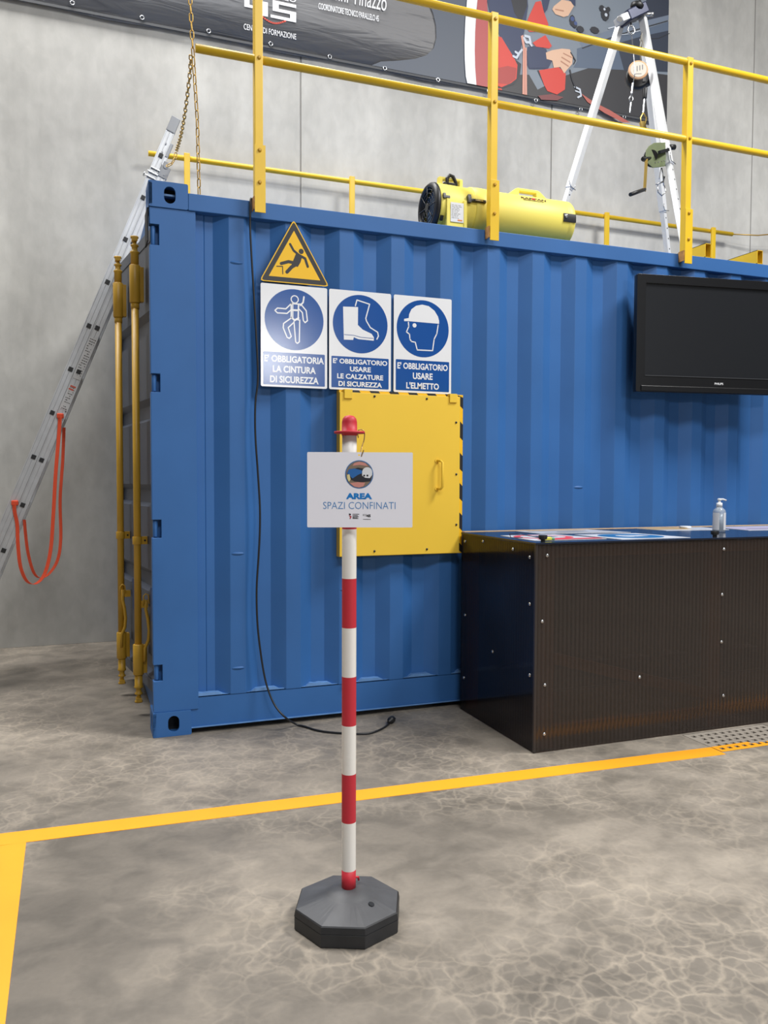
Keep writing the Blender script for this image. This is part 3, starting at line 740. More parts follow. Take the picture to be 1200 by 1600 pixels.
for i, xp in enumerate((3.22, 3.62)):
    t = thing('cross_tube', ['open-ended yellow box tube on the container roof beside the third railing post', 'yellow box tube on the roof at the right edge of the photo'][i], 'tube', (xp, 0.0, 2.552))
    b = MB()
    yb, w, hh = -0.0, 0.044, 0.082
    for bx in ((xp-w/2, xp-w/2+0.003), (xp+w/2-0.003, xp+w/2)): b.box(bx[0], bx[1], yb, 2.3, 2.552, 2.552+hh)
    b.box(xp-w/2, xp+w/2, yb, 2.3, 2.552, 2.555); b.box(xp-w/2, xp+w/2, yb, 2.3, 2.549+hh, 2.552+hh); each(b, 'tube_wall', YEL, t)
    b = MB(); b.box(xp-w/2+0.004, xp+w/2-0.004, yb+0.05, 2.2, 2.556, 2.548+hh); b.build('tube_shade', DARK, t)  # dark fill standing for the shade inside the open tube

# ------------------------------------------------------------------ chains
def link_mesh(L, Wd, r):
    b = MB(); pts = []
    R = Wd/2-r
    for k in range(7): a = math.pi*k/6; pts.append((R*math.cos(a), 0, L/2-r-R+R*math.sin(a)))
    for k in range(7): a = math.pi+math.pi*k/6; pts.append((R*math.cos(a), 0, -(L/2-r-R)+R*math.sin(a)))
    b.tube(pts, r, 5, closed=True); return b
def chain(label, path, L=0.046, Wd=0.021, r=0.0030):
    path = [Vector(p) for p in path]
    t = thing('safety_chain', label, 'chain', path[0], 'yellowish chains at the left end of the roof')
    first = link_mesh(L, Wd, r).build('chain_link', CHAINM); first.parent = t
    seg = [(a, b_, (b_-a).length) for a, b_ in zip(path, path[1:])]; tot = sum(s[2] for s in seg); n = int(tot/(L-3*r)); i = 0
    for i in range(n):
        d = (i+0.5)*tot/n
        for a, b_, l in seg:
            if d <= l: break
            d -= l
        p = a+(b_-a)*(d/l); dv = (b_-a).normalized()
        q = dv.to_track_quat('Z', 'Y').to_matrix().to_4x4() @ Matrix.Rotation(math.radians(90*(i % 2)+25), 4, 'Z')
        o = first if i == 0 else first.copy()
        if i: COL.objects.link(o); o.parent = t
        o.matrix_local = Matrix.Translation(p-path[0]) @ q
    return t
top = Vector((0.200, -0.026, 3.645)); mid_ = Vector((0.200, -0.024, 3.20))
foot = on_y(312, 300, 0.0); foot = Vector((foot.x+0.0, 0.10, 2.556))
chain('chain hanging straight down past the railing end to the container roof', [top+Vector((-0.02, 0, -0.02)), mid_, Vector((0.225, 0.02, 2.9)), Vector((0.235, 0.045, 2.56))])
def yline(px, py, y): return on_y(px, py, y)
e1 = yline(276, 235, 1.22); pth = [mid_+Vector((-0.006, 0.022, -0.02))]
for k in range(1, 9):
    f = k/8; p = mid_.lerp(e1, f); pth.append(p+Vector((0, 0, -0.22*math.sin(math.pi*f)*0.35)))
pth += [yline(273, 248, 1.21), yline(268, 256, 1.21), yline(260, 260, 1.22)]
chain('chain sagging from the railing end back to the top of the aluminium ladder', pth, 0.046, 0.021, 0.0030)
b = MB(); b.tube([(5.62, 2.34, 3.592), (5.9, 2.30, 3.60), (6.3, 2.25, 3.66), (7.0, 2.2, 3.74)], 0.006, 6)
tag(b.build('cord', CHAINM, off=Vector((5.62, 2.34, 3.592))), 'thin cord running on from the end of the rear railing', 'cord')

# ------------------------------------------------------------------ ladder
LY = 1.30
ld = thing('extension_ladder', 'aluminium extension ladder leaning on the dark end of the container', 'ladder', (-1.10, LY, 0))
U = Vector((0.3717, 0, 0.9284)).normalized(); Nl = Vector((U.z, 0, -U.x))
A0 = Vector((-0.138, LY, 2.403))             # left plug column reference
def lp(s, n, y): return A0+U*s+Nl*n+Vector((0, y, 0))
s_bot = -(2.403)/U.z+0.02
def stile(s0, s1, n0, n1, y, nm, m=ALU):
    b = MB(); w = n1-n0
    # C-section look: web plus two raised flanges
    b.prism([lp(s0, n0, y+0.004), lp(s0, n1, y+0.004), lp(s0, n1, y+0.022), lp(s0, n0, y+0.022)], U*(s1-s0))
    for a, c in ((n0, n0+0.006), (n1-0.006, n1), (n0+w*0.5-0.002, n0+w*0.5+0.002)):
        b.prism([lp(s0, a, y), lp(s0, c, y), lp(s0, c, y+0.005), lp(s0, a, y+0.005)], U*(s1-s0))
    return b.build(nm, m, ld, bevel=0.001)
s_topL = (Vector((0.262, 0, 3.428))-A0).dot(U); 
s_topR = (Vector((0.21, 0, 3.11))-A0).dot(U)
s_topL = (3.43-2.403)/U.z; s_topR = (3.13-2.403)/U.z
LW = 0.40
for y in (0.0, LW):
    stile(s_bot+0.25, s_topL-0.08, -0.030, 0.023, y, 'stile'); stile(s_bot, s_topR-0.04, 0.024, 0.076, y, 'stile')
    b = MB(); b.prism([lp(s_topL-0.09, -0.031, y-0.002), lp(s_topL-0.09, 0.025, y-0.002), lp(s_topL-0.09, 0.025, y+0.024), lp(s_topL-0.09, -0.031, y+0.024)], U*0.10)
    tag(b.build('stile_cap', ALUD, ld, bevel=0.004), 'dull grey end cap')
    b = MB(); b.prism([lp(s_topR-0.05, 0.0235, y-0.002), lp(s_topR-0.05, 0.082, y-0.002), lp(s_topR-0.05, 0.082, y+0.024), lp(s_topR-0.05, 0.0235, y+0.024)], U*0.075)
    b.cyl(lp(s_topR-0.03, 0.06, y-0.004), lp(s_topR-0.03, 0.06, y), 0.006, 8)
    tag(b.build('stile_cap', ALUD, ld, bevel=0.004), 'dull grey end cap')
    # guide bracket
    b = MB()
    for k in range(3): b.prism([lp(s_topR-0.085+0.030*k, -0.05+0.012*k, y-0.010), lp(s_topR-0.085+0.030*k, 0.030, y-0.010), lp(s_topR-0.085+0.030*k, 0.030, y+0.0), lp(s_topR-0.085+0.030*k, -0.05+0.012*k, y+0.0)], U*0.010)
    b.prism([lp(s_topR-0.085, -0.052, y-0.010), lp(s_topR-0.085, -0.042, y-0.010), lp(s_topR-0.085, -0.042, y+0.026), lp(s_topR-0.085, -0.052, y+0.026)], U*0.018)
    tag(b.build('guide_bracket', STEEL, ld, bevel=0.001), 'steel guide bracket')
    b = MB(); b.prism([lp(s_topL-0.36, 0.030, y+0.0), lp(s_topL-0.36, 0.058, y+0.0), lp(s_topL-0.36, 0.058, y+0.02), lp(s_topL-0.36, 0.030, y+0.02)], U*0.09)
    b.cyl(lp(s_topL-0.30, 0.05, y-0.006), lp(s_topL-0.30, 0.05, y+0.026), 0.016, 12)
    tag(b.build('catch_roller', ALUD, ld, bevel=0.002), 'grey catch roller')
def plug(s, n):
    b = MB(); b.prism([lp(s-0.013, n-0.0125, -0.0035), lp(s-0.013, n+0.0125, -0.0035), lp(s-0.013, n+0.0125, 0.005), lp(s-0.013, n-0.0125, 0.005)], U*0.026)
    tag(b.build('rung_plug', BLACK, ld, bevel=0.001), 'black square rung plug')
for s in (0.84, 0.57, 0.28, 0.0):
    pass
leftS = [(on_y(px, py, LY)-A0).dot(U) for px, py in ((251, 243), (222, 308), (194, 373), (168, 440.6), (139, 509), (110.6, 577), (82, 645), (52.5, 714), (23, 786))]
rightS = [(on_y(px, py, LY)-A0).dot(U) for px, py in ((207, 378), (181, 446), (151, 512), (122.5, 581), (94, 650), (65, 719), (35, 789), (5, 860))]
dS = (leftS[0]-leftS[-1])/8
for s in leftS+[leftS[-1]-dS*k for k in (1, 2)]: plug(s, 0.0)
for s in rightS+[rightS[-1]-dS*k for k in (1,)]: plug(s, 0.047)
for s in leftS+[leftS[-1]-dS*k for k in (1, 2)]:
    b = MB(); b.beam(lp(s, 0, 0.02), lp(s, 0, LW+0.004), 0.026, 0.026, upv=U); b.build('rung', ALU, ld)
for s in rightS+[rightS[-1]-dS]:
    b = MB(); b.beam(lp(s, 0.05, 0.02), lp(s, 0.05, LW+0.004), 0.026, 0.026, upv=U); b.build('rung', ALU, ld)
for q in ((0.04, 2), (0.10, 2)):
    b = MB(); b.cyl(lp(s_topL-0.13-q[0], 0.0, -0.002), lp(s_topL-0.13-q[0], 0, 0.004), 0.006, 10); b.build('rivet', ALUD, ld)
# rubber feet
for y in (0, LW):
    b = MB(); b.prism([lp(s_bot-0.015, 0.02, y-0.004), lp(s_bot-0.015, 0.08, y-0.004), lp(s_bot-0.015, 0.08, y+0.026), lp(s_bot-0.015, 0.02, y+0.026)], U*0.06); b.build('rubber_foot', BLACK, ld)
# instruction stickers on the near stile
STK = mat('sticker_white', rgb(205, 206, 208), 0.5); LP = Plane(lp(0, 0, -0.0008), Nl, U)
sA, sB = (on_y(147, 528, LY)-A0).dot(U), (on_y(102, 640, LY)-A0).dot(U)
sticks = [rect(0.0275, sA-0.27, 0.0715, sA), rect(0.0275, sB-0.005, 0.0715, sA-0.31)]
blk = []
random.seed(3)
for s in [sA-0.015-0.0155*k for k in range(16)]+[sA-0.33-0.0135*k for k in range(12)]:
    a = 0.031+random.random()*0.008
    while a < 0.066:
        w = 0.003+random.random()*0.008
        if random.random() < 0.7: blk.append(rect(a, s, min(a+w, 0.069), s+0.0045))
        a += w+0.0025
prints('sticker', [(STK, sticks), (SIGNBLK, blk), (mat('sticker_red', rgb(206, 92, 72), 0.5), [rect(0.034, sA-0.315+0.0, 0.066, sA-0.325), rect(0.031, sA-0.345, 0.060, sA-0.335)])], LP, ld, 0.0003, 0.0004)

# orange strap, two hanging loops tied through the rungs
st = thing('orange_strap', 'orange-red webbing strap hanging in two loops from the ladder', 'strap', on_y(94, 650, LY-0.01))
def loop(pts, y, ww, nm='strap_loop'):
    P = [on_y(px, py, y) for px, py in pts]
    # smooth
    out = []
    for i in range(len(P)-1):
        p0 = P[max(i-1, 0)]; p1 = P[i]; p2 = P[i+1]; p3 = P[min(i+2, len(P)-1)]
        for k in range(5):
            t = k/5; out.append(0.5*((2*p1)+(p2-p0)*t+(2*p0-5*p1+4*p2-p3)*t*t+(3*p1-p0-3*p2+p3)*t**3))
    out.append(P[-1])
    b = MB(); b.ribbon(out, (0.9, -0.75, 0.0), ww, 0.002); return b.build(nm, ORANGE, st)
loop([(94, 648), (92, 680), (87, 740), (83, 810), (79, 860), (70, 896), (56, 912), (42, 908), (32, 885), (28, 850), (27, 820), (23, 800), (22, 786)], LY-0.020, 0.026)
loop([(100, 668), (98, 720), (94, 780), (95, 840), (90, 875), (76, 897), (62, 903), (52, 893), (44, 865), (40, 835), (38, 812)], LY+LW-0.02, 0.024)
for px, py in ((94, 650), (23, 786)):
    p = on_y(px, py, LY-0.012); b = MB(); b.box(p.x-0.018, p.x+0.020, p.y-0.012, p.y+0.010, p.z-0.014, p.z+0.016); b.build('strap_knot', ORANGE, st, bevel=0.006)

# ------------------------------------------------------------------ blower on the roof
BY, BR = 0.175, 0.128
zc = 2.553+BR+0.010
bx0, bx1 = 1.475, 2.33
fan = thing('ventilation_blower', 'yellow portable ventilation blower with duct canister on the container roof', 'blower', ((bx0+bx1)/2, BY, 2.551))
o = Vector((bx0, BY, zc)); ax = Vector((1, 0, 0))
b = MB(); b.lathe([(0.008, 0.112), (0.012, 0.126), (0.03, 0.130), (0.20, 0.126), (0.245, 0.124)], o, ax, 48, cap=False); b.build('fan_housing', FANY, fan)
b = MB(); b.lathe([(0.02, 0.100), (-0.008, 0.104), (-0.012, 0.118), (0.002, 0.130), (0.016, 0.132), (0.016, 0.10), (0.02, 0.10)], o, ax, 48, cap=False); b.build('intake_ring', BLACK, fan)
b = MB(); b.lathe([(0.03, 0.102), (0.032, 0.0)], o, ax, 32, cap=False); gl = mat('intake_blue_grey', rgb(92, 116, 142), 0.5); b.build('fan_disc', gl, fan)
for r in (0.03, 0.052, 0.074, 0.094):
    b = MB(); b.tube([o+Vector((-0.006-0.0*r, r*math.cos(a*math.pi/12), r*math.sin(a*math.pi/12))) for a in range(24)], 0.0022, 6, closed=True); b.build('grille_ring', BLACK, fan)
b = MB()
for k in range(8):
    a = k*math.pi/4; b.tube([o+Vector((-0.008, 0.01*math.cos(a), 0.01*math.sin(a))), o+Vector((-0.008, 0.108*math.cos(a), 0.108*math.sin(a)))], 0.0025, 6)
b.cyl(o+Vector((-0.012, 0, 0)), o+Vector((0.0, 0, 0)), 0.022, 20); b.build('grille_spokes', BLACK, fan)
# joint collar
b = MB(); b.lathe([(0.225, 0.124), (0.228, 0.1325), (0.285, 0.1335), (0.335, 0.1315), (0.345, 0.127)], o, ax, 48, cap=False); b.build('joint_collar', FANY, fan)
L_ = bx1-bx0
b = MB(); b.lathe([(0.335, 0.124), (0.34, 0.1275), (0.60, 0.1285), (L_-0.05, 0.1290), (L_-0.046, 0.1275), (L_-0.042, 0.1300), (L_-0.012, 0.129), (L_-0.004, 0.124), (L_, 0.112), (L_, 0.0)], o, ax, 56, cap=False); b.build('duct_canister', FANY, fan)
# foot frame
b = MB(); b.box(bx0+0.045, bx0+0.165, BY-0.134, BY+0.134, 2.551, zc-0.035); b.build('foot_stand', FANY, fan, bevel=0.006)
b = MB(); b.box(bx0+0.045, bx0+0.065, BY-0.138, BY-0.128, 2.552, zc+0.015); b.box(bx0+0.145, bx0+0.165, BY-0.138, BY-0.128, 2.552, zc+0.015); each(b, 'stand_rib', FANY, fan, bevel=0.003)
b = MB(); b.box(bx0+0.55, bx0+0.60, BY+0.0, BY+0.09, 2.5485, zc-0.09); b.box(bx0+0.76, bx0+0.80, BY+0.0, BY+0.09, 2.5485, zc-0.09); each(b, 'canister_foot', FANY, fan, bevel=0.004)
# handles
zt = zc+0.126
b = MB()
for xx in (0.055, 0.175): b.box(bx0+xx, bx0+xx+0.022, BY-0.018, BY+0.018, zt-0.006, zt+0.040)
b.box(bx0+0.055, bx0+0.197, BY-0.016, BY+0.016, zt+0.030, zt+0.046); b.build('carry_handle', FANY, fan, bevel=0.005)
b = MB(); b.tube([(bx0+0.10, BY-0.022, zt+0.0), (bx0+0.098, BY-0.024, zt+0.035), (bx0+0.115, BY-0.020, zt+0.056), (bx0+0.135, BY-0.022, zt+0.050), (bx0+0.150, BY-0.024, zt+0.02), (bx0+0.155, BY-0.02, zt-0.006)], 0.010, 8)
b.box(bx0+0.08, bx0+0.15, BY-0.03, BY-0.005, zt-0.004, zt+0.014); tag(b.build('strap', BLACK, fan, bevel=0.003), 'black webbing strap')
b = MB(); hx = bx0+0.47
outl = [(0, 0), (0.055, 0.042), (0.07, 0.047), (0.195, 0.047), (0.21, 0.042), (0.265, 0.0)]; inn = [(0.075, 0.004), (0.078, 0.026), (0.185, 0.026), (0.188, 0.004)]
hp = plate('carry_handle', [(hx+p[0], zt-0.003+p[1]) for p in outl], [[(hx+p[0], zt+p[1]) for p in inn]], Plane((0, BY-0.020, 0), (1, 0, 0), (0, 0, 1)), 0.04, FANY, fan, bevel=0.004)
b.bm.free()
# latches, label, patch, writing (on the curved shell facing the yard)
def shell(x, ang, r): return Vector((x, BY-r*math.cos(ang), zc+r*math.sin(ang)))
def patch(nm, x0, x1, a0, a1, r, m, th=0.003, parent=None):
    b = MB(); n = 8; A = []
    for k in range(n+1):
        a = a0+(a1-a0)*k/n; A.append([b.bm.verts.new(shell(x, a, rr)) for x, rr in ((x0, r), (x1, r), (x1, r+th), (x0, r+th))])
    for p_, q_ in zip(A, A[1:]):
        for k in range(4): b.bm.faces.new((p_[k], p_[(k+1) % 4], q_[(k+1) % 4], q_[k]))
    b.bm.faces.new(A[0]); b.bm.faces.new(A[-1][::-1])
    return b.build(nm, m, parent or fan)
patch('clip', bx0+0.005+0.02, bx0+0.065, 0.13, 0.22, 0.130, BLACK, 0.008); 
patch('clip', bx0+0.026, bx0+0.040, 0.10, 0.30, 0.131, BLACK, 0.010); patch('clip', bx0+0.020, bx0+0.036, -0.75, -0.55, 0.131, BLACK, 0.010)
patch('latch', bx0+0.172, bx0+0.275, 0.10, 0.20, 0.128, BLACKG, 0.016); patch('latch', bx0+0.168, bx0+0.186, 0.04, 0.34, 0.128, BLACK, 0.020); patch('latch_bar', bx0+0.210, bx0+0.255, 0.13, 0.17, 0.144, STEEL, 0.003)
pt_ = patch('rubber_patch', bx1-0.088, bx1-0.008, -0.18, 0.17, 0.130, BLACK, 0.004)
b = MB(); b.lathe([(0, 0.012), (0.003, 0.011), (0.006, 0.006)], shell(bx1-0.072, 0.05, 0.134), shell(0, 0.05, 1)-shell(0, 0.05, 0), 16); b.build('rivet', STEEL, fan)
LBP = Plane((0, BY-0.1385, 0), (1, 0, 0), (0, 0, 1))
b = MB(); b.box(bx0+0.067, bx0+0.143, BY-0.1385, BY-0.1345, zc-0.105, zc-0.003); lb = b.build('rating_label', WHITE, fan)
li = []; random.seed(5)
for k in range(10):
    z = zc-0.018-0.0075*k; a = bx0+0.072
    for _ in range(3):
        w = 0.006+random.random()*0.013; li.append(rect(a, z, min(a+w, bx0+0.139), z+0.0022)); a += w+0.004
prints('label_print', [(mat('print_grey', rgb(120, 120, 124), 0.5), li), (mat('print_orange', rgb(220, 130, 60), 0.5), [rect(bx0+0.108, zc-0.098, bx0+0.135, zc-0.091)])], LBP, lb, 0.0004)
tx0, tx1 = bx0+0.512, bx0+0.672
lettering('RAMFAN', None, (0, 0, 1, 1), mat('logo_dark', rgb(60, 26, 36), 0.4), fan, fn=lambda u, v: shell(tx0+(tx1-tx0)*u+0.006*v, 0.69+0.15*v, 0.1300), bold=0.03)
patch('logo_stripe', tx0+0.005, tx1, 0.655, 0.665, 0.1287, mat('logo_dark', rgb(60, 26, 36)), 0.0008); patch('logo_stripe', tx0+0.012, tx1-0.02, 0.60, 0.625, 0.1287, mat('logo_dark', rgb(60, 26, 36)), 0.0008)
patch('logo_swoosh', tx0+0.072, tx0+0.092, 0.70, 0.83, 0.1294, RED, 0.0012)

# ------------------------------------------------------------------ tripod with winch and lifeline
RZ = 2.549
apex = Vector((3.44, 1.02, 4.50))
tp = thing('rescue_tripod', 'tall aluminium rescue tripod standing on the container roof', 'tripod', (3.42, 1.0, RZ))
feet = [(Vector((3.30, 1.04, 4.43)), Vector((2.80, 1.225, RZ+0.03)), on_y(895, 275, 1.14)), (Vector((3.488, 0.97, 4.47)), Vector((3.44, 0.42, RZ+0.03)), None), (Vector((3.50, 1.06, 4.45)), Vector((3.97, 1.20, RZ+0.03)), None)]
feet = [(on_y(968, 42, 1.04), on_z(842, 450, RZ+0.03)), (on_y(1004, 28, 0.97), on_z(1076, 424, RZ+0.03)), (on_y(1006, 60, 1.06), on_z(1051, 466, RZ+0.03))]
HOLE = BLACK
for i, (a, c) in enumerate(feet):
    dv = (c-a).normalized(); L = (c-a).length
    k = 0.60 if i != 2 else 0.66
    if i == 0: k = 0.62
    b = MB(); b.beam(a, a+dv*L*k, 0.046, 0.046, upv=(0.35, -0.93, 0)); b.build('leg', TRIALU, tp, bevel=0.004)
    b = MB(); b.beam(a+dv*L*(k-0.03), c, 0.036, 0.036, upv=(0.35, -0.93, 0)); lo = b.build('inner_leg', TRIALU, tp, bevel=0.003)
    sd = dv.cross(Vector((0.35, -0.93, 0))).normalized(); fr_ = sd.cross(dv).normalized()
    if fr_.y > 0: fr_ = -fr_
    for j in range(9):
        s = L*k+0.05+0.075*j
        if s > L-0.1: break
        p = a+dv*s+fr_*0.0178
        b = MB(); b.cyl(p, p+fr_*0.0012, 0.0055, 10); b.build('pin_hole', HOLE, tp)
    b = MB(); b.lathe([(0, 0.045), (0.008, 0.045), (0.02, 0.025), (0.05, 0.022)], Vector((c.x, c.y, RZ)), (0, 0, 1), 20); b.build('foot', BLACK, tp)
    p = a+dv*L*k
    b = MB(); b.tube([p+fr_*0.03-sd*0.03, p+fr_*0.03+sd*0.03, p+fr_*0.035+sd*0.055+Vector((0, 0, 0.03)), p+fr_*0.03+sd*0.04+Vector((0, 0, 0.045))], 0.003, 6)
    b.tube([p-sd*0.03, p-sd*0.07+Vector((0, 0, 0.05)), p-sd*0.05+Vector((0, 0, 0.08))] if i == 0 else [p-sd*0.02, p-sd*0.035, p-sd*0.03+Vector((0, 0, 0.02))], 0.0035, 6); b.build('lock_pin', STEEL, tp)
HEADM = mat('tripod_head_blue', rgb(38, 44, 70), 0.35, metal=0.3)
Hc = on_y(992, 28, 1.0)
b = MB(); b.beam(on_y(975, 30, 0.96), on_y(1004, 16, 0.96), 0.12, 0.075, upv=(0, 0, 1)); b.build('head_block', HEADM, tp, bevel=0.008)
b = MB(); b.beam(on_y(966, 33, 0.95), on_y(983, 26, 0.95), 0.09, 0.05, upv=(0, 0, 1)); b.cyl(on_y(968, 30, 0.90), on_y(968, 30, 0.97), 0.022, 16); tag(b.build('head_lug', ALU, tp, bevel=0.005), 'bright aluminium hinge lug')
b = MB(); b.lathe([(0, 0.04), (0.012, 0.045), (0.03, 0.045), (0.042, 0.03)], on_y(994, 14, 0.93), (0.2, -0.2, 1), 20); b.cyl(on_y(989, 8, 0.93), on_y(1000, 3, 0.93), 0.014); b.build('head_pulley', BLACK, tp)
b = MB(); b.cyl(on_y(1008, 22, 0.98), on_y(1020, 23, 0.98), 0.014); b.lathe([(0, 0.009), (0.012, 0.012), (0.02, 0.006)], on_y(1017, 23, 0.97), (0, -1, 0), 12); b.build('head_bolt', STEEL, tp)
pe = on_y(986, 47, 0.97)
b = MB(); b.tube([pe+Vector((0.028*math.cos(a), 0, 0.03*math.sin(a))) for a in [math.pi*2*k/16 for k in range(16)]], 0.006, 8, closed=True); b.build('eye_bolt', STEEL, tp)
b = MB(); b.cyl(pe+Vector((0, 0, 0.03)), pe+Vector((0, 0, 0.08)), 0.006, 8); b.build('eye_shank', STEEL, tp)
# winch on the right leg
wn = thing('hand_winch', 'olive green hand winch with crank on the right tripod leg', 'winch', on_y(1024, 262, 0.66))
def w_(px, py, dy=0.0): return on_y(px, py, 0.66+dy)
outl = [(1014, 228), (1022, 223), (1040, 222), (1041, 259), (1032, 261), (1020, 262), (1012, 255), (1009, 243), (1010, 234)]
for k, dy in enumerate((-0.03, 0.03)):
    b = MB(); b.prism([w_(px, py, dy) for px, py in outl], (0, 0.006, 0)); b.build('side_plate', GREENM, wn, bevel=0.002)
b = MB(); b.cyl(w_(1018, 244, -0.020), w_(1018, 244, 0.03), 0.040, 24); b.build('drum', BLACK, wn)
b = MB(); b.lathe([(0, 0.058), (0.01, 0.058)], w_(1018, 247, -0.022), (0, 1, 0), 24); b.build('gear_rim', BLACK, wn)
b = MB(); b.cyl(w_(1004, 248, -0.09), w_(1016, 247, -0.02), 0.010, 12); b.lathe([(0, 0.016), (0.012, 0.016)], w_(1005, 248, -0.09), (1, 0.6, 0), 12); b.build('crank_shaft', BLACK, wn)
b = MB(); b.beam(w_(1010, 248, -0.07), w_(1007, 299, -0.07), 0.020, 0.006, upv=(0, 1, 0)); b.build('crank_arm', BRASS, wn)
b = MB(); b.cyl(w_(1007, 296, -0.075), w_(985, 304, -0.16), 0.0125, 16); b.build('crank_grip', BLACK, wn)
b = MB(); b.beam(w_(1030, 238, -0.06), w_(1044, 234, -0.03), 0.02, 0.02); b.cyl(w_(1044, 230, 0), w_(1054, 230, 0), 0.018, 12); b.build('mounting_clamp', BLACK, wn)
for px, py in ((1024, 254), (1029, 253), (1034, 252), (1038, 251), (1024, 238)):
    b = MB(); b.lathe([(0, 0.005), (0.003, 0.004)], w_(px, py, -0.030), (0, -1, 0), 8); b.build('rivet', STEEL, wn)
b = MB(); b.tube([w_(1034, 262), w_(1036, 275), w_(1037, 290)], 0.004, 6); b.tube([w_(1033, 262, .03), w_(1030, 280, 0.03)], 0.0025, 6); b.build('winch_cable', STEEL, wn)
b = MB(); b.tube([w_(1038, 276), w_(1036, 284), w_(1028, 287), w_(1025, 288)], 0.006, 8); b.tube([w_(1028, 288), w_(1028, 300), w_(1034, 306), w_(1040, 300), w_(1038, 290)], 0.004, 8); b.build('snap_hook', STEEL, wn)
# retractable lifeline
sr = thing('fall_arrest_block', 'dark retractable lifeline block with pale round label inside the tripod', 'lifeline', on_y(1003, 130, 0.85))
def r_(px, py, dy=0.0): return on_y(px, py, 0.85+dy)
cS = r_(1002, 112)
b = MB(); b.lathe([(0, 0.075), (0.01, 0.085), (0.055, 0.085), (0.07, 0.07)], cS+Vector((0.0, 0.03, -0.01)), (0.55, 1, 0), 32); b.build('housing', BLACK, sr)
lc = r_(997, 110, -0.01); qn = Vector((-0.45, -1, 0.12)).normalized()
b = MB(); b.lathe([(0, 0.068), (0.006, 0.068), (0.010, 0.060)], lc, qn, 32); b.build('face_rim', mat('label_tan', rgb(206, 160, 120), 0.5), sr)
b = MB(); b.lathe([(0.010, 0.056), (0.0125, 0.054)], lc, qn, 32); lab = b.build('face_label', mat('label_cream', rgb(200, 192, 180), 0.5), sr)
uu = Vector((0, 0, 1)).cross(qn).normalized(); plf = Plane(lc+qn*0.013, uu, qn.cross(uu))
prints('label_marks', [(mat('print_grey', rgb(120, 120, 124)), [rect(-0.03+0.018*k, -0.02+0.006*k, -0.024+0.018*k, 0.02+0.004*k) for k in range(4)]+[rect(-0.03, -0.034, 0.02, -0.030)])], plf, sr, 0.0004)
b = MB(); b.beam(r_(1010, 118, 0.03), r_(1008, 133, 0.03), 0.07, 0.05, upv=(0, 1, 0)); b.build('swivel_body', BLACK, sr, bevel=0.008)
b = MB(); b.tube([r_(1001, 96, 0.04), r_(1000, 72, 0.06), r_(1002, 56, 0.08), r_(1005, 44, 0.1)], 0.005, 6); b.tube([r_(1001, 56, 0.08), r_(1004, 66, 0.07), r_(1002, 76, 0.06)], 0.006, 6); b.build('anchor_sling', mat('sling', rgb(130, 128, 120), 0.6), sr)
b = MB(); b.cyl(r_(1008, 138), r_(1007, 154), 0.016, 14); tag(b.build('cable_stop', BLACK, sr, bevel=0.003), 'black rubber cable stop')
b = MB(); b.cyl(r_(1007, 154), r_(1005, 176), 0.006, 8); b.build('cable', STEEL, sr)
b = MB(); b.tube([r_(1005, 176), r_(1001, 184), r_(1002, 196), r_(1008, 197), r_(1010, 184), r_(1005, 176)], 0.005, 8); b.beam(r_(1003, 190), r_(1006, 203), 0.036, 0.02, upv=(0, 1, 0)); tag(b.build('carabiner', BRASS, sr, bevel=0.002), 'gold carabiner')
rl = thing('rescue_cable', 'steel cable with hook hanging from the tripod eye bolt', 'cable', pe)
b = MB(); b.tube([on_y(986, 50, 0.96), on_y(990, 80, 0.8), on_y(992, 115, 0.76), on_y(989, 132, 0.78)], 0.003, 6); b.build('cable', STEEL, rl)
b = MB(); b.cyl(on_y(989, 130, 0.78), on_y(987, 146, 0.78), 0.007, 8); b.tube([on_y(987, 146, 0.78), on_y(983, 154, 0.78), on_y(985, 160, 0.78), on_y(989, 156, 0.78), on_y(987, 147, 0.78)], 0.004, 6); b.cyl(on_y(986, 160, 0.78), on_y(984, 176, 0.78), 0.006, 8, r1=0.003); b.build('hook', STEEL, rl)

# ------------------------------------------------------------------ television
ang = -math.radians(8.2)
tvr = thing('television', 'large black flat screen television on the container side, powered off', 'television', (2.625, -0.115, 1.722), rotz=ang)
TW, TH = 1.05, 0.655
PLB = mat('tv_bezel', rgb(20, 21, 24), 0.3); SCR = mat('tv_screen', rgb(30, 32, 36), 0.28, spec=0.5)
b = MB(); b.box(0.02, TW-0.02, 0.022, 0.078, 0.02, TH-0.02); b.build('back_shell', BLACK, tvr, bevel=0.01)
hole_ = rect(0.054, 0.092, TW-0.054, TH-0.048)
plate('bezel', rrect(0, 0, TW, TH, 0.008), [hole_], Plane((0, 0, 0), (1, 0, 0), (0, 0, 1)), 0.034, PLB, tvr, bevel=0.003)
b = MB(); b.box(0.045, TW-0.045, 0.010, 0.022, 0.085, TH-0.04); b.build('screen', SCR, tvr)
b = MB(); 
for q in ((0.054, TW-0.054, 0.0885, 0.0925), ): b.box(q[0], q[1], -0.003, 0.004, q[2], q[3])
b.build('screen_lip', mat('tv_lip', rgb(62, 64, 68), 0.35), tvr)
b = MB(); b.box(0.03, TW-0.03, -0.007, 0.0, 0.004, 0.034); b.build('speaker_bar', PLB, tvr, bevel=0.003)
lettering('PHILIPS', Plane((0, -0.0005, 0), (1, 0, 0), (0, 0, 1)), (0.497, 0.050, 0.553, 0.062), WHITE, tvr, 0.0006, bold=0.02)
b = MB(); b.box(0.30, 0.75, 0.078, 0.095, 0.15, 0.50); b.box(0.42, 0.48, 0.09, 0.135, 0.2, 0.45); b.build('wall_mount', BLACK, tvr)

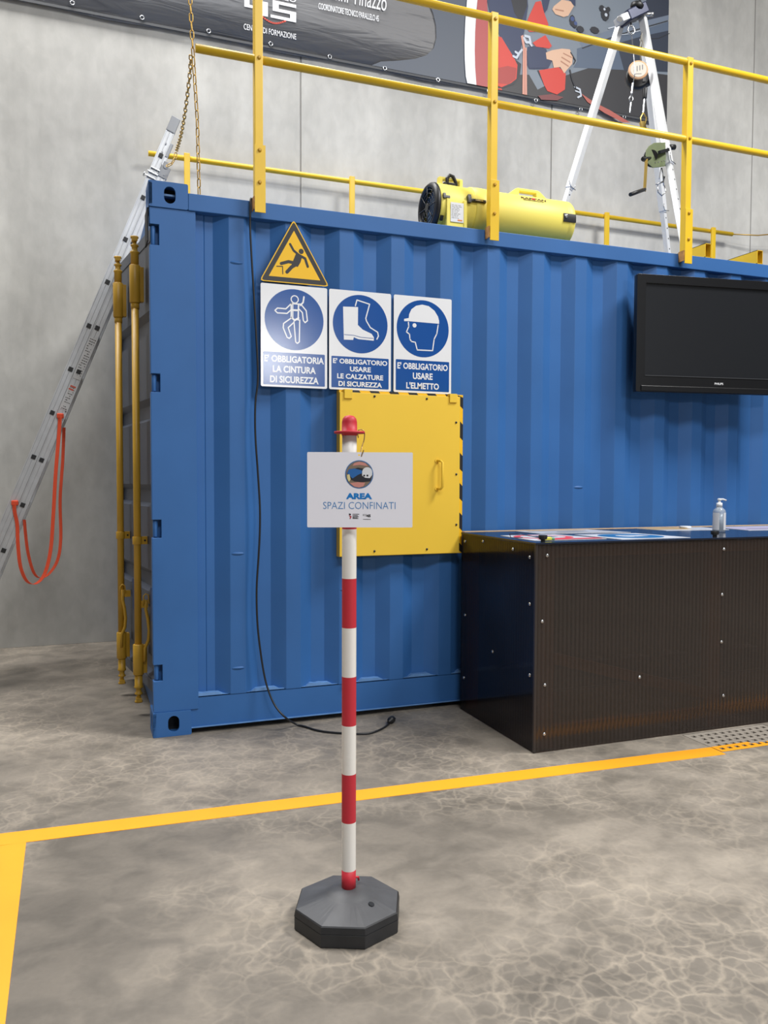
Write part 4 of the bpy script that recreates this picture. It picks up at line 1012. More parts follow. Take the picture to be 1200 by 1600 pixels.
# ------------------------------------------------------------------ counter of smoked polycarbonate
KX, KX2, KY, KH = 1.575, 4.35, -0.80, 0.945
kt = thing('counter', 'dark smoked polycarbonate counter standing against the container', 'counter', (KX, KY, 0))
b = MB(); b.box(KX, KX2, KY, KY+0.006, 0.003, KH-0.008); b.build('front_panel', SMOKE, kt)
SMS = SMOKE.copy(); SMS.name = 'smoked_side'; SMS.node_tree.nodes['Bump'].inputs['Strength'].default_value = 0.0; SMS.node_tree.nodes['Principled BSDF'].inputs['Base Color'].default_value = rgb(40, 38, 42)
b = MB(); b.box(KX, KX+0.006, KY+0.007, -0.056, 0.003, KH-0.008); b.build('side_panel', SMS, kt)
b = MB(); b.box(KX2-0.006, KX2, KY+0.007, -0.02, 0.003, KH-0.008); b.build('side_panel', SMOKE, kt)
b = MB(); b.box(KX-0.004, KX2+0.004, KY-0.006, -0.057, KH-0.008, KH); b.build('top_sheet', TOPM, kt, bevel=0.001)
b = MB(); b.box(KX+0.019, KX2, -0.056, -0.012, KH-0.010, KH+0.002); tag(b.build('wood_strip', mat('pale_wood', rgb(205, 172, 130), 0.6, noise=0.1, nscale=30), kt), 'pale wooden strip along the back edge')
for x0, y0 in ((KX+0.035, KY+0.012), (2.56, KY+0.012), (3.55, KY+0.012), (KX+0.012, -0.10), (4.27, KY+0.012), (4.27, -0.1)):
    b = MB(); b.box(x0, x0+0.07, y0, y0+0.05, 0.01, KH-0.01); b.build('frame_post', WOOD, kt)
for z0 in (0.06, KH-0.07): 
    b = MB(); b.box(KX+0.09, KX2-0.09, KY+0.014, KY+0.05, z0, z0+0.05); b.build('frame_rail', WOOD, kt)
b = MB(); b.box(KX+0.010, KX+0.04, KY+0.07, -0.12, KH-0.07, KH-0.02); b.build('frame_rail', WOOD, kt)
b = MB(); b.beam((KX+0.1, KY+0.03, 0.42), (2.62, KY+0.03, 0.16), 0.03, 0.05); b.build('frame_brace', WOOD, kt)
b = MB(); b.box(KX-0.0015, KX+0.010, KY-0.0015, KY+0.010, 0.003, KH-0.008); b.build('corner_strip', mat('corner_dark', rgb(52, 46, 44), 0.3), kt)
scr = None
fs_ = [(1.633, 0.887), (1.611, 0.593), (1.628, 0.306), (1.628, 0.083), (2.142, 0.298), (2.63, 0.888), (2.624, 0.665), (2.626, 0.432), (2.645, 0.164)]
q = MB(); q.lathe([(0, 0.0085), (0.003, 0.008), (0.006, 0.004)], (0, 0, 0), (0, -1, 0), 12); scr = q.build('screw', STEEL); scr.parent = kt
for i, (x0, z0) in enumerate(fs_):
    o = scr if i == 0 else place(scr, kt, (0, 0, 0)); o.location = Vector((x0, KY, z0))-Vector(kt.location)
for y0, z0 in ((-0.75, 0.876), (-0.755, 0.666), (-0.761, 0.345), (-0.106, 0.513), (-0.096, 0.179), (-0.411, 0.382), (-0.1, 0.90), (-0.3, 0.915), (-0.6, 0.90)):
    o = place(scr, kt, Vector((KX, y0, z0))-Vector(kt.location), (0, 0, -math.pi/2))

# sheets and small things on the counter (label, what, x range, y range)
def top_sheet(label, quad, draw, z=KH, grp='printed sheets on the counter'):
    """quad: four world xy corners; draw(T) returns print items, T maps (0..1,0..1) to xy"""
    t = thing('printed_sheet', label, 'sheet', (sum(q[0] for q in quad)/4, sum(q[1] for q in quad)/4, z), grp)
    b = MB(); b.prism([(q[0], q[1], z+0.0003) for q in quad], (0, 0, 0.0012)); b.build('paper', WHITE, t)
    def T(u, v):
        a = Vector(quad[0]).lerp(Vector(quad[1]), u); c = Vector(quad[3]).lerp(Vector(quad[2]), u); p = a.lerp(c, v); return (p.x, p.y)
    prints('print', draw(T), Plane((0, 0, z+0.0015), (1, 0, 0), (0, 1, 0)), t, 0.0004, 0.0004)
    return t
def TC(T, c, r, ry, n=36): return [T(c[0]+r*math.cos(2*math.pi*k/n), c[1]+ry*math.sin(2*math.pi*k/n)) for k in range(n)]
PR = mat('print_red', rgb(206, 62, 66), 0.4); PB = mat('print_blue', rgb(32, 100, 156), 0.35); PG = mat('print_grey', rgb(120, 120, 124)); PT = mat('print_tan', rgb(190, 160, 110), 0.5); PV = mat('print_violet', rgb(176, 168, 196), 0.5)
top_sheet('sheet with red prohibition ring on the near corner of the counter', [(1.63, -0.70), (2.02, -0.70), (1.95, -0.36), (1.64, -0.36)],
          lambda T: [(PR, [TC(T, (0.45, 0.58), 0.42, 0.38)]), (WHITE, [TC(T, (0.45, 0.58), 0.32, 0.28)]), (SIGNBLK, [[T(0.3, 0.45), T(0.62, 0.45), T(0.56, 0.72), T(0.34, 0.7)]]), (PR, [[T(0.12, 0.02), T(0.98, 0.02), T(0.98, 0.18), T(0.12, 0.18)]])])
top_sheet('white sheet with small brown drawing behind the red ringed sheet', [(1.90, -0.30), (2.42, -0.36), (2.34, -0.08), (1.88, -0.08)],
          lambda T: [(PG, [[T(0.3, 0.35), T(0.7, 0.38), T(0.62, 0.55), T(0.36, 0.5)], [T(0.1, 0.1), T(0.9, 0.1), T(0.9, 0.16), T(0.1, 0.16)]]), (PT, [[T(0.1, 0.75), T(0.85, 0.75), T(0.85, 0.85), T(0.1, 0.85)]])])
top_sheet('white sheet with large blue round sign on the counter front edge', [(2.06, -0.76), (2.46, -0.76), (2.40, -0.42), (2.03, -0.42)],
          lambda T: [(PB, [TC(T, (0.5, 0.5), 0.4, 0.42)]), (WHITE, [TC(T, (0.42, 0.5), 0.09, 0.16), [T(0.5, 0.36), T(0.74, 0.42), T(0.7, 0.56), T(0.5, 0.6)]])])
top_sheet('tan and white sheet lying just behind the sanitizer bottle', [(2.70, -0.30), (3.10, -0.34), (3.12, -0.10), (2.66, -0.10)],
          lambda T: [(PT, [[T(0.02, 0.4), T(0.6, 0.3), T(0.6, 0.95), T(0.02, 0.95)]])])
top_sheet('pale violet sheet on the counter right of the sanitizer bottle', [(3.16, -0.42), (3.62, -0.46), (3.60, -0.12), (3.17, -0.12)],
          lambda T: [(PV, [[T(0.05, 0.1), T(0.9, 0.1), T(0.9, 0.85), T(0.05, 0.85)]]), (PG, [[T(0.2, 0.3), T(0.7, 0.3), T(0.7, 0.4), T(0.2, 0.4)]])])
def knob(x, y, label):
    t = thing('clamp_knob', label, 'knob', (x, y, KH), 'black knobs on the counter front edge')
    b = MB(); b.lathe([(0, 0.010), (0.010, 0.010), (0.012, 0.018), (0.024, 0.020), (0.030, 0.019)], (x, y, KH+0.0005), (0, 0, 1), 10); b.build('knob_head', BLACK, t)
    return t
knob(1.632, -0.765, 'black clamp knob on the near left corner of the counter'); knob(2.605, -0.765, 'black clamp knob just before the sanitizer bottle')
tg = thing('yellow_clip', 'small yellow and green clip beside the near knob on the counter', 'clip', (1.68, -0.72, KH+0.0025))
b = MB(); b.box(1.655, 1.70, -0.735, -0.715, KH+0.0025, KH+0.018); b.build('clip_body', mat('clip_yellow', rgb(220, 216, 90), 0.5), tg, bevel=0.004)
b = MB(); b.box(1.701, 1.716, -0.733, -0.717, KH+0.003, KH+0.014); b.build('clip_tail', mat('clip_green', rgb(90, 150, 110), 0.5), tg, bevel=0.003)
b = MB(); b.tube([(1.655, -0.725, KH+0.012), (1.61, -0.70, KH+0.022), (1.57, -0.66, KH+0.030), (1.555, -0.60, KH+0.026), (1.585, -0.56, KH+0.006), (1.62, -0.60, KH+0.008), (1.60, -0.64, KH+0.012)], 0.002, 6)
tag(b.build('thin_cable', mat('cable_blue', rgb(40, 50, 90), 0.4), off=Vector((1.60, -0.62, KH))), 'thin dark blue cable loop on the counter corner', 'cable')
b = MB(); b.lathe([(0, 0.03), (0.008, 0.034), (0.012, 0.028)], (2.95, -0.16, KH+0.0025), (0, 0, 1), 24)
tag(b.build('lid', WHITE, off=Vector((2.95, -0.16, KH))), 'white round lid lying behind the sanitizer bottle', 'lid')

# sanitizer bottle
bt = thing('sanitizer_bottle', 'clear pump bottle of hand sanitizer with white pump on the counter', 'bottle', (2.905, -0.47, KH))
BX, BYY = 2.905, -0.47
def clear(name, col, tr=0.6):
    m = bpy.data.materials.new(name); m.use_nodes = True; N = m.node_tree.nodes; L = m.node_tree.links
    b = N['Principled BSDF']; b.inputs['Base Color'].default_value = col; b.inputs['Roughness'].default_value = 0.1
    t = N.new('ShaderNodeBsdfTransparent'); t.inputs[0].default_value = (0.9, 0.94, 0.97, 1); x = N.new('ShaderNodeMixShader'); x.inputs[0].default_value = 1-tr
    L.new(t.outputs[0], x.inputs[1]); L.new(b.outputs[0], x.inputs[2]); L.new(x.outputs[0], N['Material Output'].inputs['Surface']); return m
CLR = clear('clear_plastic', rgb(190, 200, 212), 0.55)
zB_ = KH+0.0008
b = MB(); b.lathe([(0, 0.030), (0.004, 0.0335), (0.108, 0.0335), (0.118, 0.030), (0.128, 0.020), (0.136, 0.013)], (BX, BYY, zB_), (0, 0, 1), 32); b.build('bottle_body', CLR, bt)
b = MB(); b.lathe([(0.004, 0.031), (0.098, 0.031)], (BX, BYY, zB_), (0, 0, 1), 24); b.build('gel', clear('gel', rgb(205, 212, 220), 0.35), bt)
n = 10; b = MB(); A = []
for s0 in (-1, 1):
    A = []
    for k in range(n+1):
        a = math.radians(20+70*k/n)*s0; ct_ = Vector((-0.35, -0.93, 0)); a0 = math.atan2(ct_.y, ct_.x)+a
        zz = 0.03 if k < n-2 else 0.07
        A.append([b.bm.verts.new((BX+0.0339*math.cos(a0), BYY+0.0339*math.sin(a0), zB_+h_)) for h_ in (0.012, 0.104)])
    for p_, q_ in zip(A, A[1:]): b.bm.faces.new((p_[0], q_[0], q_[1], p_[1]))
b.build('label', mat('bottle_label', rgb(214, 216, 222), 0.4), bt)
b = MB(); b.lathe([(0.112, 0.012), (0.134, 0.013), (0.134, 0.0155), (0.156, 0.0155), (0.158, 0.007), (0.168, 0.006), (0.168, 0.010), (0.178, 0.011), (0.180, 0.006)], (BX, BYY, zB_), (0, 0, 1), 24)
b.tube([(BX, BYY, zB_+0.175), (BX+0.022, BYY-0.003, zB_+0.175), (BX+0.040, BYY-0.006, zB_+0.169)], 0.0048, 8); tag(b.build('pump', WHITE, bt), 'white pump head')
b = MB(); b.cyl((BX, BYY, zB_+0.01), (BX, BYY, zB_+0.12), 0.0028, 8); b.build('dip_tube', WHITE, bt)

# ------------------------------------------------------------------ cable hanging on the container
pw = thing('power_cable', 'black power cable hanging down the container and ending in a plug on the floor', 'cable', (0.5, -0.04, 2.5))
ctrl = [Vector((0.480, 0.05, 2.553)), Vector((0.473, 0.0, 2.562)), Vector((0.466, -0.02, 2.545))] + [on_y(px, py, -0.022) for px, py in ((391, 335), (391, 360), (393, 400), (396, 450), (400, 520), (403, 590), (399, 630), (399, 680), (403, 740), (406, 790), (406, 830), (404, 870), (401, 920), (402, 970), (406, 1010), (412, 1050))]
ctrl += [on_y(419, 1078, -0.04), on_y(430, 1103, -0.07)]
q = on_z(466, 1133, 0.006); ctrl += [on_y(446, 1121, -0.10), Vector((q.x, q.y, 0.006))]
ctrl += [on_z(px, py, 0.006) for px, py in ((500, 1142), (540, 1146), (575, 1146), (596, 1139), (608, 1131))]
out = []
for i in range(len(ctrl)-1):
    p0 = ctrl[max(i-1, 0)]; p1 = ctrl[i]; p2 = ctrl[i+1]; p3 = ctrl[min(i+2, len(ctrl)-1)]
    for k in range(5):
        t = k/5; v = 0.5*((2*p1)+(p2-p0)*t+(2*p0-5*p1+4*p2-p3)*t*t+(3*p1-p0-3*p2+p3)*t**3); v.z = max(v.z, 0.0055); out.append(v)
out.append(ctrl[-1])
b = MB(); b.tube(out, 0.0048, 8); b.build('cord', BLACK, pw)
e = on_z(608, 1131, 0.006); f_ = on_z(616, 1127, 0.0); dv = (Vector((f_.x, f_.y, 0))-Vector((e.x, e.y, 0))).normalized()
b = MB(); b.lathe([(-0.01, 0.006), (0.012, 0.009), (0.016, 0.017), (0.042, 0.0175), (0.046, 0.014)], Vector((e.x, e.y, 0.018)), dv, 20)
for s0 in (-1, 1): b.cyl(Vector((e.x, e.y, 0.018))+dv*0.044+Vector((-dv.y, dv.x, 0))*0.008*s0, Vector((e.x, e.y, 0.018))+dv*0.062+Vector((-dv.y, dv.x, 0))*0.008*s0, 0.0024, 8)
b.build('plug', BLACK, pw)

# ------------------------------------------------------------------ barrier post with sign
px_, py_ = 0.374, -1.815
bp_ = thing('barrier_post', 'red and white striped barrier post on a dark octagonal rubber base', 'post', (px_, py_, 0))
b = MB(); ph = math.radians(-1)
def ring(r, z): return [b.bm.verts.new((px_-0.002+r*math.cos(ph+math.pi/4*k), py_+r*math.sin(ph+math.pi/4*k), z)) for k in range(8)]
R8 = [ring(0.150, 0.001), ring(0.152, 0.004), ring(0.152, 0.036), ring(0.151, 0.0375), ring(0.153, 0.039), ring(0.150, 0.055), ring(0.147, 0.058)]
for i, (A, B) in enumerate(zip(R8, R8[1:])):
    for k in range(8):
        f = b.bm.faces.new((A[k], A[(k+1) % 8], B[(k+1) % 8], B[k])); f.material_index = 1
b.bm.faces.new(R8[0][::-1])
n = 48; cir = []
def cr(r, z): return [b.bm.verts.new((px_+r*math.cos(ph+2*math.pi*k/n), py_+r*math.sin(ph+2*math.pi*k/n), z)) for k in range(n)]
# octagon edge subdivided to meet the round hub
edge = []
for k in range(n):
    s = k/n*8; i = int(s); t = s-i; a = R8[-1][i].co.lerp(R8[-1][(i+1) % 8].co, t)
    edge.append(R8[-1][i] if t < 1e-6 else b.bm.verts.new(a))
c1 = cr(0.068, 0.080); c2 = cr(0.060, 0.083); c3 = cr(0.050, 0.090); c4 = cr(0.022, 0.095)
for A, B in ((edge, c1), (c1, c2), (c2, c3), (c3, c4)):
    for k in range(n):
        f = b.bm.faces.new((A[k], A[(k+1) % n], B[(k+1) % n], B[k])); f.smooth = A is not edge
b.bm.faces.new(c4)
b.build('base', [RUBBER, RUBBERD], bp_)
b = MB(); q = Vector((px_+0.040, py_-0.075, 0.0755)); b.lathe([(0, 0.0085), (0.0012, 0.008)], q, (0.2, -0.3, 1), 20); b.build('filler_hole', DARK, bp_)
# embossed panel and seams on base
b = MB()
def slope_z(x, y): r = math.hypot(x-px_, y-py_); return 0.0555+(0.147*0.95-r)/(0.147*0.95-0.068)*0.0245
emb = [(px_-0.045, py_-0.082), (px_-0.048, py_-0.124)]
for a_, c_ in (((px_-0.045, py_-0.080), (px_-0.050, py_-0.122)), ((px_-0.045, py_-0.080), (px_+0.008, py_-0.090)), ((px_+0.008, py_-0.090), (px_+0.005, py_-0.126))):
    b.tube([(a_[0], a_[1], slope_z(*a_)-0.0008), (c_[0], c_[1], slope_z(*c_)-0.0008)], 0.0012, 6)
b.build('embossed_frame', RUBBER, bp_)
zt_, z_b = 1.352, 0.088
bounds = [z_b, 0.145, 0.280, 0.415, 0.550, 0.685, 0.820, 0.955, 1.090, 1.223, zt_]
for i, (a, c) in enumerate(zip(bounds, bounds[1:])):
    b = MB(); b.lathe([(a, 0.0198), (c, 0.0198)], (px_, py_, 0), (0, 0, 1), 40, cap=(i in (0, len(bounds)-2)))
    red = (i % 2 == 0)
    o = b.build('stripe', RED if red else PWHITE, bp_); tag(o, 'red pole stripe' if red else 'white pole stripe')
b = MB(); b.lathe([(1.343, 0.0205), (1.349, 0.022), (1.349, 0.0415), (1.3545, 0.0415), (1.3545, 0.021), (1.380, 0.0205), (1.389, 0.0185), (1.396, 0.0125), (1.399, 0.0)], (px_, py_, 0), (0, 0, 1), 40, cap=False)
o = b.build('pole_cap', RED, bp_); tag(o, 'red domed cap with flange')
b = MB(); b.tube([(px_+0.024, py_+0.012, 0.112), (px_+0.034, py_+0.018, 0.108), (px_+0.036, py_+0.02, 0.098)], 0.003, 6); b.build('retaining_clip', RED, bp_)
# S-hook and hanging sign
fwd = Vector((math.sin(YAW-0.03), math.cos(YAW-0.03), 0)); side_ = Vector((fwd.y, -fwd.x, 0))
nf = -fwd
sc = Vector((px_, py_, 0))+nf*0.030      # sign centre plane
hookp = Vector((px_, py_, 1.354))+side_*0.034
b = MB(); z = 1.354
H = [hookp+Vector((0, 0, -0.016))-side_*0.010+nf*(-0.006), hookp+Vector((0, 0, 0.0))-side_*0.012, hookp+Vector((0, 0, 0.006))-side_*0.004, hookp+side_*0.006+Vector((0, 0, 0.0)), hookp+side_*0.006+Vector((0, 0, -0.02)), hookp+nf*0.008+Vector((0, 0, -0.04)), hookp+nf*0.026-side_*0.003+Vector((0, 0, -0.058)), hookp+nf*0.034-side_*0.002+Vector((0, 0, -0.068)), hookp+nf*0.038+Vector((0, 0, -0.063)), hookp+nf*0.040+side_*0.005+Vector((0, 0, -0.050))]
so_ = []
for i in range(len(H)-1):
    p0 = H[max(i-1, 0)]; p1 = H[i]; p2 = H[i+1]; p3 = H[min(i+2, len(H)-1)]
    for k in range(4):
        t = k/4; so_.append(0.5*((2*p1)+(p2-p0)*t+(2*p0-5*p1+4*p2-p3)*t*t+(3*p1-p0-3*p2+p3)*t**3))
so_.append(H[-1]); b.tube(so_, 0.0014, 8)
tag(b.build('wire_hook', mat('hook_wire', rgb(150, 120, 80), 0.3, metal=0.7), off=hookp), 'thin bent wire hook holding the white area sign on the post flange', 'hook')
depth = (Vector((px_, py_, 1.2))+nf*0.034-CAM).dot(fw)
SPO = CAM+unproj(480, 825)*depth; SPX = CAM+unproj(645, 825)*depth
o0 = Vector((px_, py_, 0))+nf*0.036
def onsign(px, py):
    d = unproj(px, py); t = (o0-CAM).dot(nf)/d.dot(nf); p = CAM+d*t; q = p-o0; return (q.dot(side_), q.z)
SP = Plane(o0, side_, (0, 0, 1))
a, c = onsign(480, 824), onsign(645, 707)
an = thing('hanging_sign', 'white laminated area sign hanging in front of the striped post', 'sign', Vector(SP(((a[0]+c[0])/2, c[1]))))
LAM = mat('laminate', rgb(236, 235, 244), 0.22)
hk = onsign(561, 711)
plate('sheet', rrect(a[0], a[1], c[0], c[1], 0.003), [circle(hk, 0.0025, 14)], SP, 0.0008, LAM, an)
def s2(X, Y): return onsign(480+X*170/1200, 640+Y*200/1412)
def sb(x0, y0, x1, y1): p, q = s2(x0, y1), s2(x1, y0); return (p[0], p[1], q[0], q[1])
lettering('AREA', SP, sb(428, 922, 716, 988), mat('area_blue', rgb(24, 124, 200), 0.35), an, 0.0006, bold=0.055)
lettering('SPAZI CONFINATI', SP, sb(176, 1020, 974, 1096), mat('spazi_blue', rgb(78, 136, 192), 0.35), an, 0.0006, bold=-0.008)
cc = s2(574, 715); rr = (s2(730, 715)[0]-s2(418, 715)[0])/2
def pp(*q): return [s2(*v) for v in q]
PICB = mat('photo_blue', rgb(44, 104, 172), 0.4); PICP = mat('photo_pink', rgb(206, 142, 132), 0.4); PICD = mat('photo_dark', rgb(44, 46, 54), 0.4); PICG = mat('photo_brown', rgb(132, 116, 100), 0.4); RIMB = mat('rim_blue', rgb(70, 116, 170), 0.4)
prints('round_photo', [(RIMB, [circle(cc, rr)]), (PICG, [circle(cc, rr*0.93)]), (PICP, [pp((500, 620), (520, 590), (574, 575), (640, 590), (670, 625), (580, 610)), pp((470, 810), (560, 800), (640, 805), (620, 845), (574, 860), (520, 850))]),
    (PICD, [pp((500, 660), (560, 640), (620, 650), (690, 640), (715, 720), (700, 790), (600, 800), (520, 790), (460, 760))]),
    (PICB, [pp((440, 700), (460, 660), (520, 650), (600, 670), (612, 700), (560, 720), (500, 760), (460, 720))]), (mat('photo_yellow', rgb(222, 208, 150)), [pp((440, 720), (466, 712), (480, 770), (460, 795), (442, 760))]),
    (WHITE, [circle(s2(662, 692), rr*0.36), pp((606, 700), (716, 690), (716, 720), (690, 756), (640, 752), (606, 730))]), (PICD, [circle(s2(628, 728), rr*0.07, 12), circle(s2(664, 728), rr*0.07, 12)])], SP, an, 0.0006, 0.0004)
# small partner marks under the text
mk = [rect(*sb(500, 1150, 574, 1156)), rect(*sb(500, 1166, 560, 1172)), rect(*sb(500, 1178, 568, 1184)), rect(*sb(500, 1190, 556, 1196)), rect(*sb(500, 1199, 568, 1203)), rect(*sb(616, 1208, 700, 1212))]
mk += stroke(pp((616, 1168), (616, 1156), (654, 1156), (654, 1180)), 0.0007)+stroke(pp((616, 1170), (650, 1170)), 0.0007)
mk += [pp((460, 1146), (484, 1150), (478, 1166), (460, 1160))]
prints('partner_marks', [(SIGNBLK, mk), (mat('mark_red', rgb(176, 60, 70)), [pp((458, 1164), (490, 1176), (484, 1200), (466, 1204), (474, 1186))])], SP, an, 0.0006)
lettering('45', SP, sb(654, 1156, 700, 1186), SIGNBLK, an, 0.0006, bold=0.05)
# ------------------------------------------------------------------ banner on the back wall
BNY = 2.425
bn = thing('wall_banner', 'large dark printed banner hung high on the concrete wall', 'banner', (1.5, BNY, 4.54))
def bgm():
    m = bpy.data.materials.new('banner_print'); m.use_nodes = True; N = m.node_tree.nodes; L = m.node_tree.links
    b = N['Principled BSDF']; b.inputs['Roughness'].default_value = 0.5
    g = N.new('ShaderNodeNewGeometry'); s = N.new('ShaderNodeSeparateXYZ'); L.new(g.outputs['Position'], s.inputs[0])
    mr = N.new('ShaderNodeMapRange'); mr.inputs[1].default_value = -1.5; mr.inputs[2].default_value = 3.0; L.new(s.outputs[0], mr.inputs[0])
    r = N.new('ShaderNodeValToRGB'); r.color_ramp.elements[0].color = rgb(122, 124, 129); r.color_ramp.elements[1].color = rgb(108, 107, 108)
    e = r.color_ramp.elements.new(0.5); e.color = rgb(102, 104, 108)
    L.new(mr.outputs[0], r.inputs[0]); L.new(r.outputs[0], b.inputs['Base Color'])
    mp = N.new('ShaderNodeMapping'); mp.inputs['Scale'].default_value = (0.8, 1, 5); L.new(g.outputs['Position'], mp.inputs[0])
    n = N.new('ShaderNodeTexNoise'); n.inputs['Scale'].default_value = 2.2; n.inputs['Detail'].default_value = 3; n.inputs['Distortion'].default_value = 0.8; L.new(mp.outputs[0], n.inputs['Vector'])
    bp = N.new('ShaderNodeBump'); bp.inputs['Strength'].default_value = 0.5; bp.inputs['Distance'].default_value = 0.03; L.new(n.outputs['Fac'], bp.inputs['Height']); L.new(bp.outputs[0], b.inputs['Normal'])
    return m
BG = bgm()
b = MB(); nx_, x0_, x1_ = 40, -2.2, 4.885
vs = [[b.bm.verts.new((x0_+(x1_-x0_)*i/nx_, BNY+0.004*math.sin(i*1.3)+0.003*math.sin(i*0.5+j), 4.545+0.012*math.sin(i*0.9)*(1 if j == 0 else 0)+(7.2-4.545)*j/8)) for i in range(nx_+1)] for j in range(9)]
for j in range(8):
    for i in range(nx_): f = b.bm.faces.new((vs[j][i], vs[j][i+1], vs[j+1][i+1], vs[j+1][i])); f.smooth = True
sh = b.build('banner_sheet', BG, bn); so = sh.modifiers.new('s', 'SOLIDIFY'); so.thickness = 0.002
b = MB(); b.box(x0_, x1_, BNY-0.010, BNY-0.006, 4.548, 4.566); b.build('hem', mat('hem_dark', rgb(70, 72, 76), 0.6), bn)
BP = Plane((0, BNY-0.011, 0), (1, 0, 0), (0, 0, 1))
def bq(px, py): p = on_y(px, py, BNY-0.012); return (p.x, p.z)
def B2(X, Y): return bq(350+X/3, Y/3)                   # 3x view of the banner's left part
def B6(X, Y): return bq(660+X/6, Y/6)                   # 6x view round the second post
def B4(X, Y): return bq(840+X/4, Y/4)                   # 4x view behind the tripod
er = MB(); er.tube([(0.014*math.cos(math.pi*k/8), 0, 0.014*math.sin(math.pi*k/8)) for k in range(16)], 0.004, 6, closed=True)
e0 = er.build('eyelet', STEEL); e0.parent = bn
for i, (px, py) in enumerate([(113, 6), (222, 29), (326, 50), (423, 70), (515, 90), (601, 108), (684, 126), (763, 143), (837, 158), (907, 172), (975, 184), (1032, 192)]):
    o = e0 if i == 0 else place(e0, bn, (0, 0, 0)); p = on_y(px, py, BNY-0.012); o.location = Vector((p.x, BNY-0.017, p.z+0.004))-Vector(bn.location)
BW = mat('banner_white', rgb(226, 228, 232), 0.5); BRd = mat('banner_maroon', rgb(172, 76, 76), 0.5); BLt = mat('banner_light_grey', rgb(112, 112, 114), 0.5)
def bb(f, x0, y0, x1, y1): p, q = f(x0, y1), f(x1, y0); return (p[0], p[1], q[0], q[1])
# darker field right of the rounded grey shape
def B1(X, Y): return bq(330+X/2.79, Y/2.79)
zb0 = 4.568
prints('dark_field', [(mat('banner_slate', rgb(72, 80, 93), 0.5), [[B1(900, -160), B1(945, 0), B1(968, 60), B1(980, 110), B1(982, 165), B1(970, 210), B1(940, 240), B1(890, 256), B1(820, 264), B1(740, 268), (B1(700, 300)[0], zb0), (B1(1125, 380)[0], zb0), B1(1112, 200), B1(1120, 0), B1(1140, -160)]])], BP, bn, 0.0006)
# the firm's mark: PARALLELO over a blocky 45
def pxy(px, py): return bq(px, py)
z_ = lambda a, b_: bq(a, b_)
p0 = B2(60, 0); base_z = None
def bl(X0, X1, Yb, Hh):
    """text box on the banner: left/right by view x, baseline by y at left, height in metres"""
    a = B2(X0, Yb); c = B2(X1, Yb); return a[0], a[1], c[0], a[1]+Hh
l45 = B2(90, 80); 
x0b, x1b = B2(95, 0)[0], B2(338, 0)[0]; zb = B2(338, 106)[1]; zt45 = zb+0.135
W4 = x1b-x0b
def blk(u0, v0, u1, v1): return rect(x0b+W4*u0, zb+0.135*v0, x0b+W4*u1, zb+0.135*v1)
four = [blk(0.0, 0.30, 0.10, 1.0), blk(0.0, 0.30, 0.40, 0.46), blk(0.33, 0.0, 0.45, 0.80)]
five = [blk(0.54, 0.82, 1.0, 1.0), blk(0.54, 0.40, 0.66, 1.0), blk(0.54, 0.40, 1.0, 0.58), blk(0.88, 0.0, 1.0, 0.58), blk(0.50, 0.0, 1.0, 0.17)]
prints('block_numeral', [(BW, four+five)], BP, bn, 0.0010, 0)
lettering('PARALLELO', BP, (x0b+W4*0.02, zt45+0.016, x1b, zt45+0.062), BW, bn, 0.0012, bold=0.01)
sw_ = [(x0b+W4*(0.33+0.46*t), zb-0.004-0.034*math.sin(math.pi*t)) for t in [k/12 for k in range(13)]]
prints('red_swoosh', [(mat('banner_red', rgb(214, 84, 70), 0.5), stroke(sw_, 0.012))], BP, bn, 0.0010, 0)
lettering('CENTRO DI FORMAZIONE', BP, (B2(92, 0)[0], B2(338, 186)[1], B2(338, 0)[0], B2(338, 186)[1]+0.044), BW, bn, 0.0012, bold=0.004)
lettering('Giovanni Tinazzo', BP, (B2(395, 0)[0], B2(762, 48)[1]-0.01, B2(762, 0)[0], B2(762, 48)[1]+0.13), BW, bn, 0.0012, shear=0.15)
lettering('COORDINATORE TECNICO PARALLELO 45', BP, (B2(443, 0)[0], B2(726, 102)[1], B2(726, 0)[0], B2(726, 102)[1]+0.048), BW, bn, 0.0012, bold=0.008, space=0.9)
# printed photograph: red-clad worker kneeling with ropes
ST = mat('ph_steelblue', rgb(124, 134, 146), 0.5); FLR = mat('ph_floor', rgb(52, 52, 56), 0.5); NVY = mat('ph_navy', rgb(44, 56, 88), 0.5); REDC = mat('ph_red', rgb(208, 62, 50), 0.5); REDD = mat('ph_reddark', rgb(168, 58, 54), 0.5)
SKN = mat('ph_skin', rgb(220, 180, 152), 0.5); ROPE = mat('ph_rope', rgb(214, 152, 134), 0.5); MET = mat('ph_metal', rgb(196, 204, 216), 0.5); DK = mat('ph_dark', rgb(36, 38, 46), 0.5); ROP2 = mat('ph_rope_red', rgb(178, 96, 86), 0.5); DBL = mat('ph_deepblue', rgb(48, 56, 72), 0.5)
zbot = 4.568; xr = x1_-0.003; TOPZ = 6.4
def B7(X, Y): return bq(720+X/3.529, Y/3.529)
def VX(f, X, Y=0): return f(X, Y)[0]
big_ = [(VX(B6, 600, 400), TOPZ), (VX(B6, 600, 400), zbot), (xr, zbot), (xr, TOPZ)]
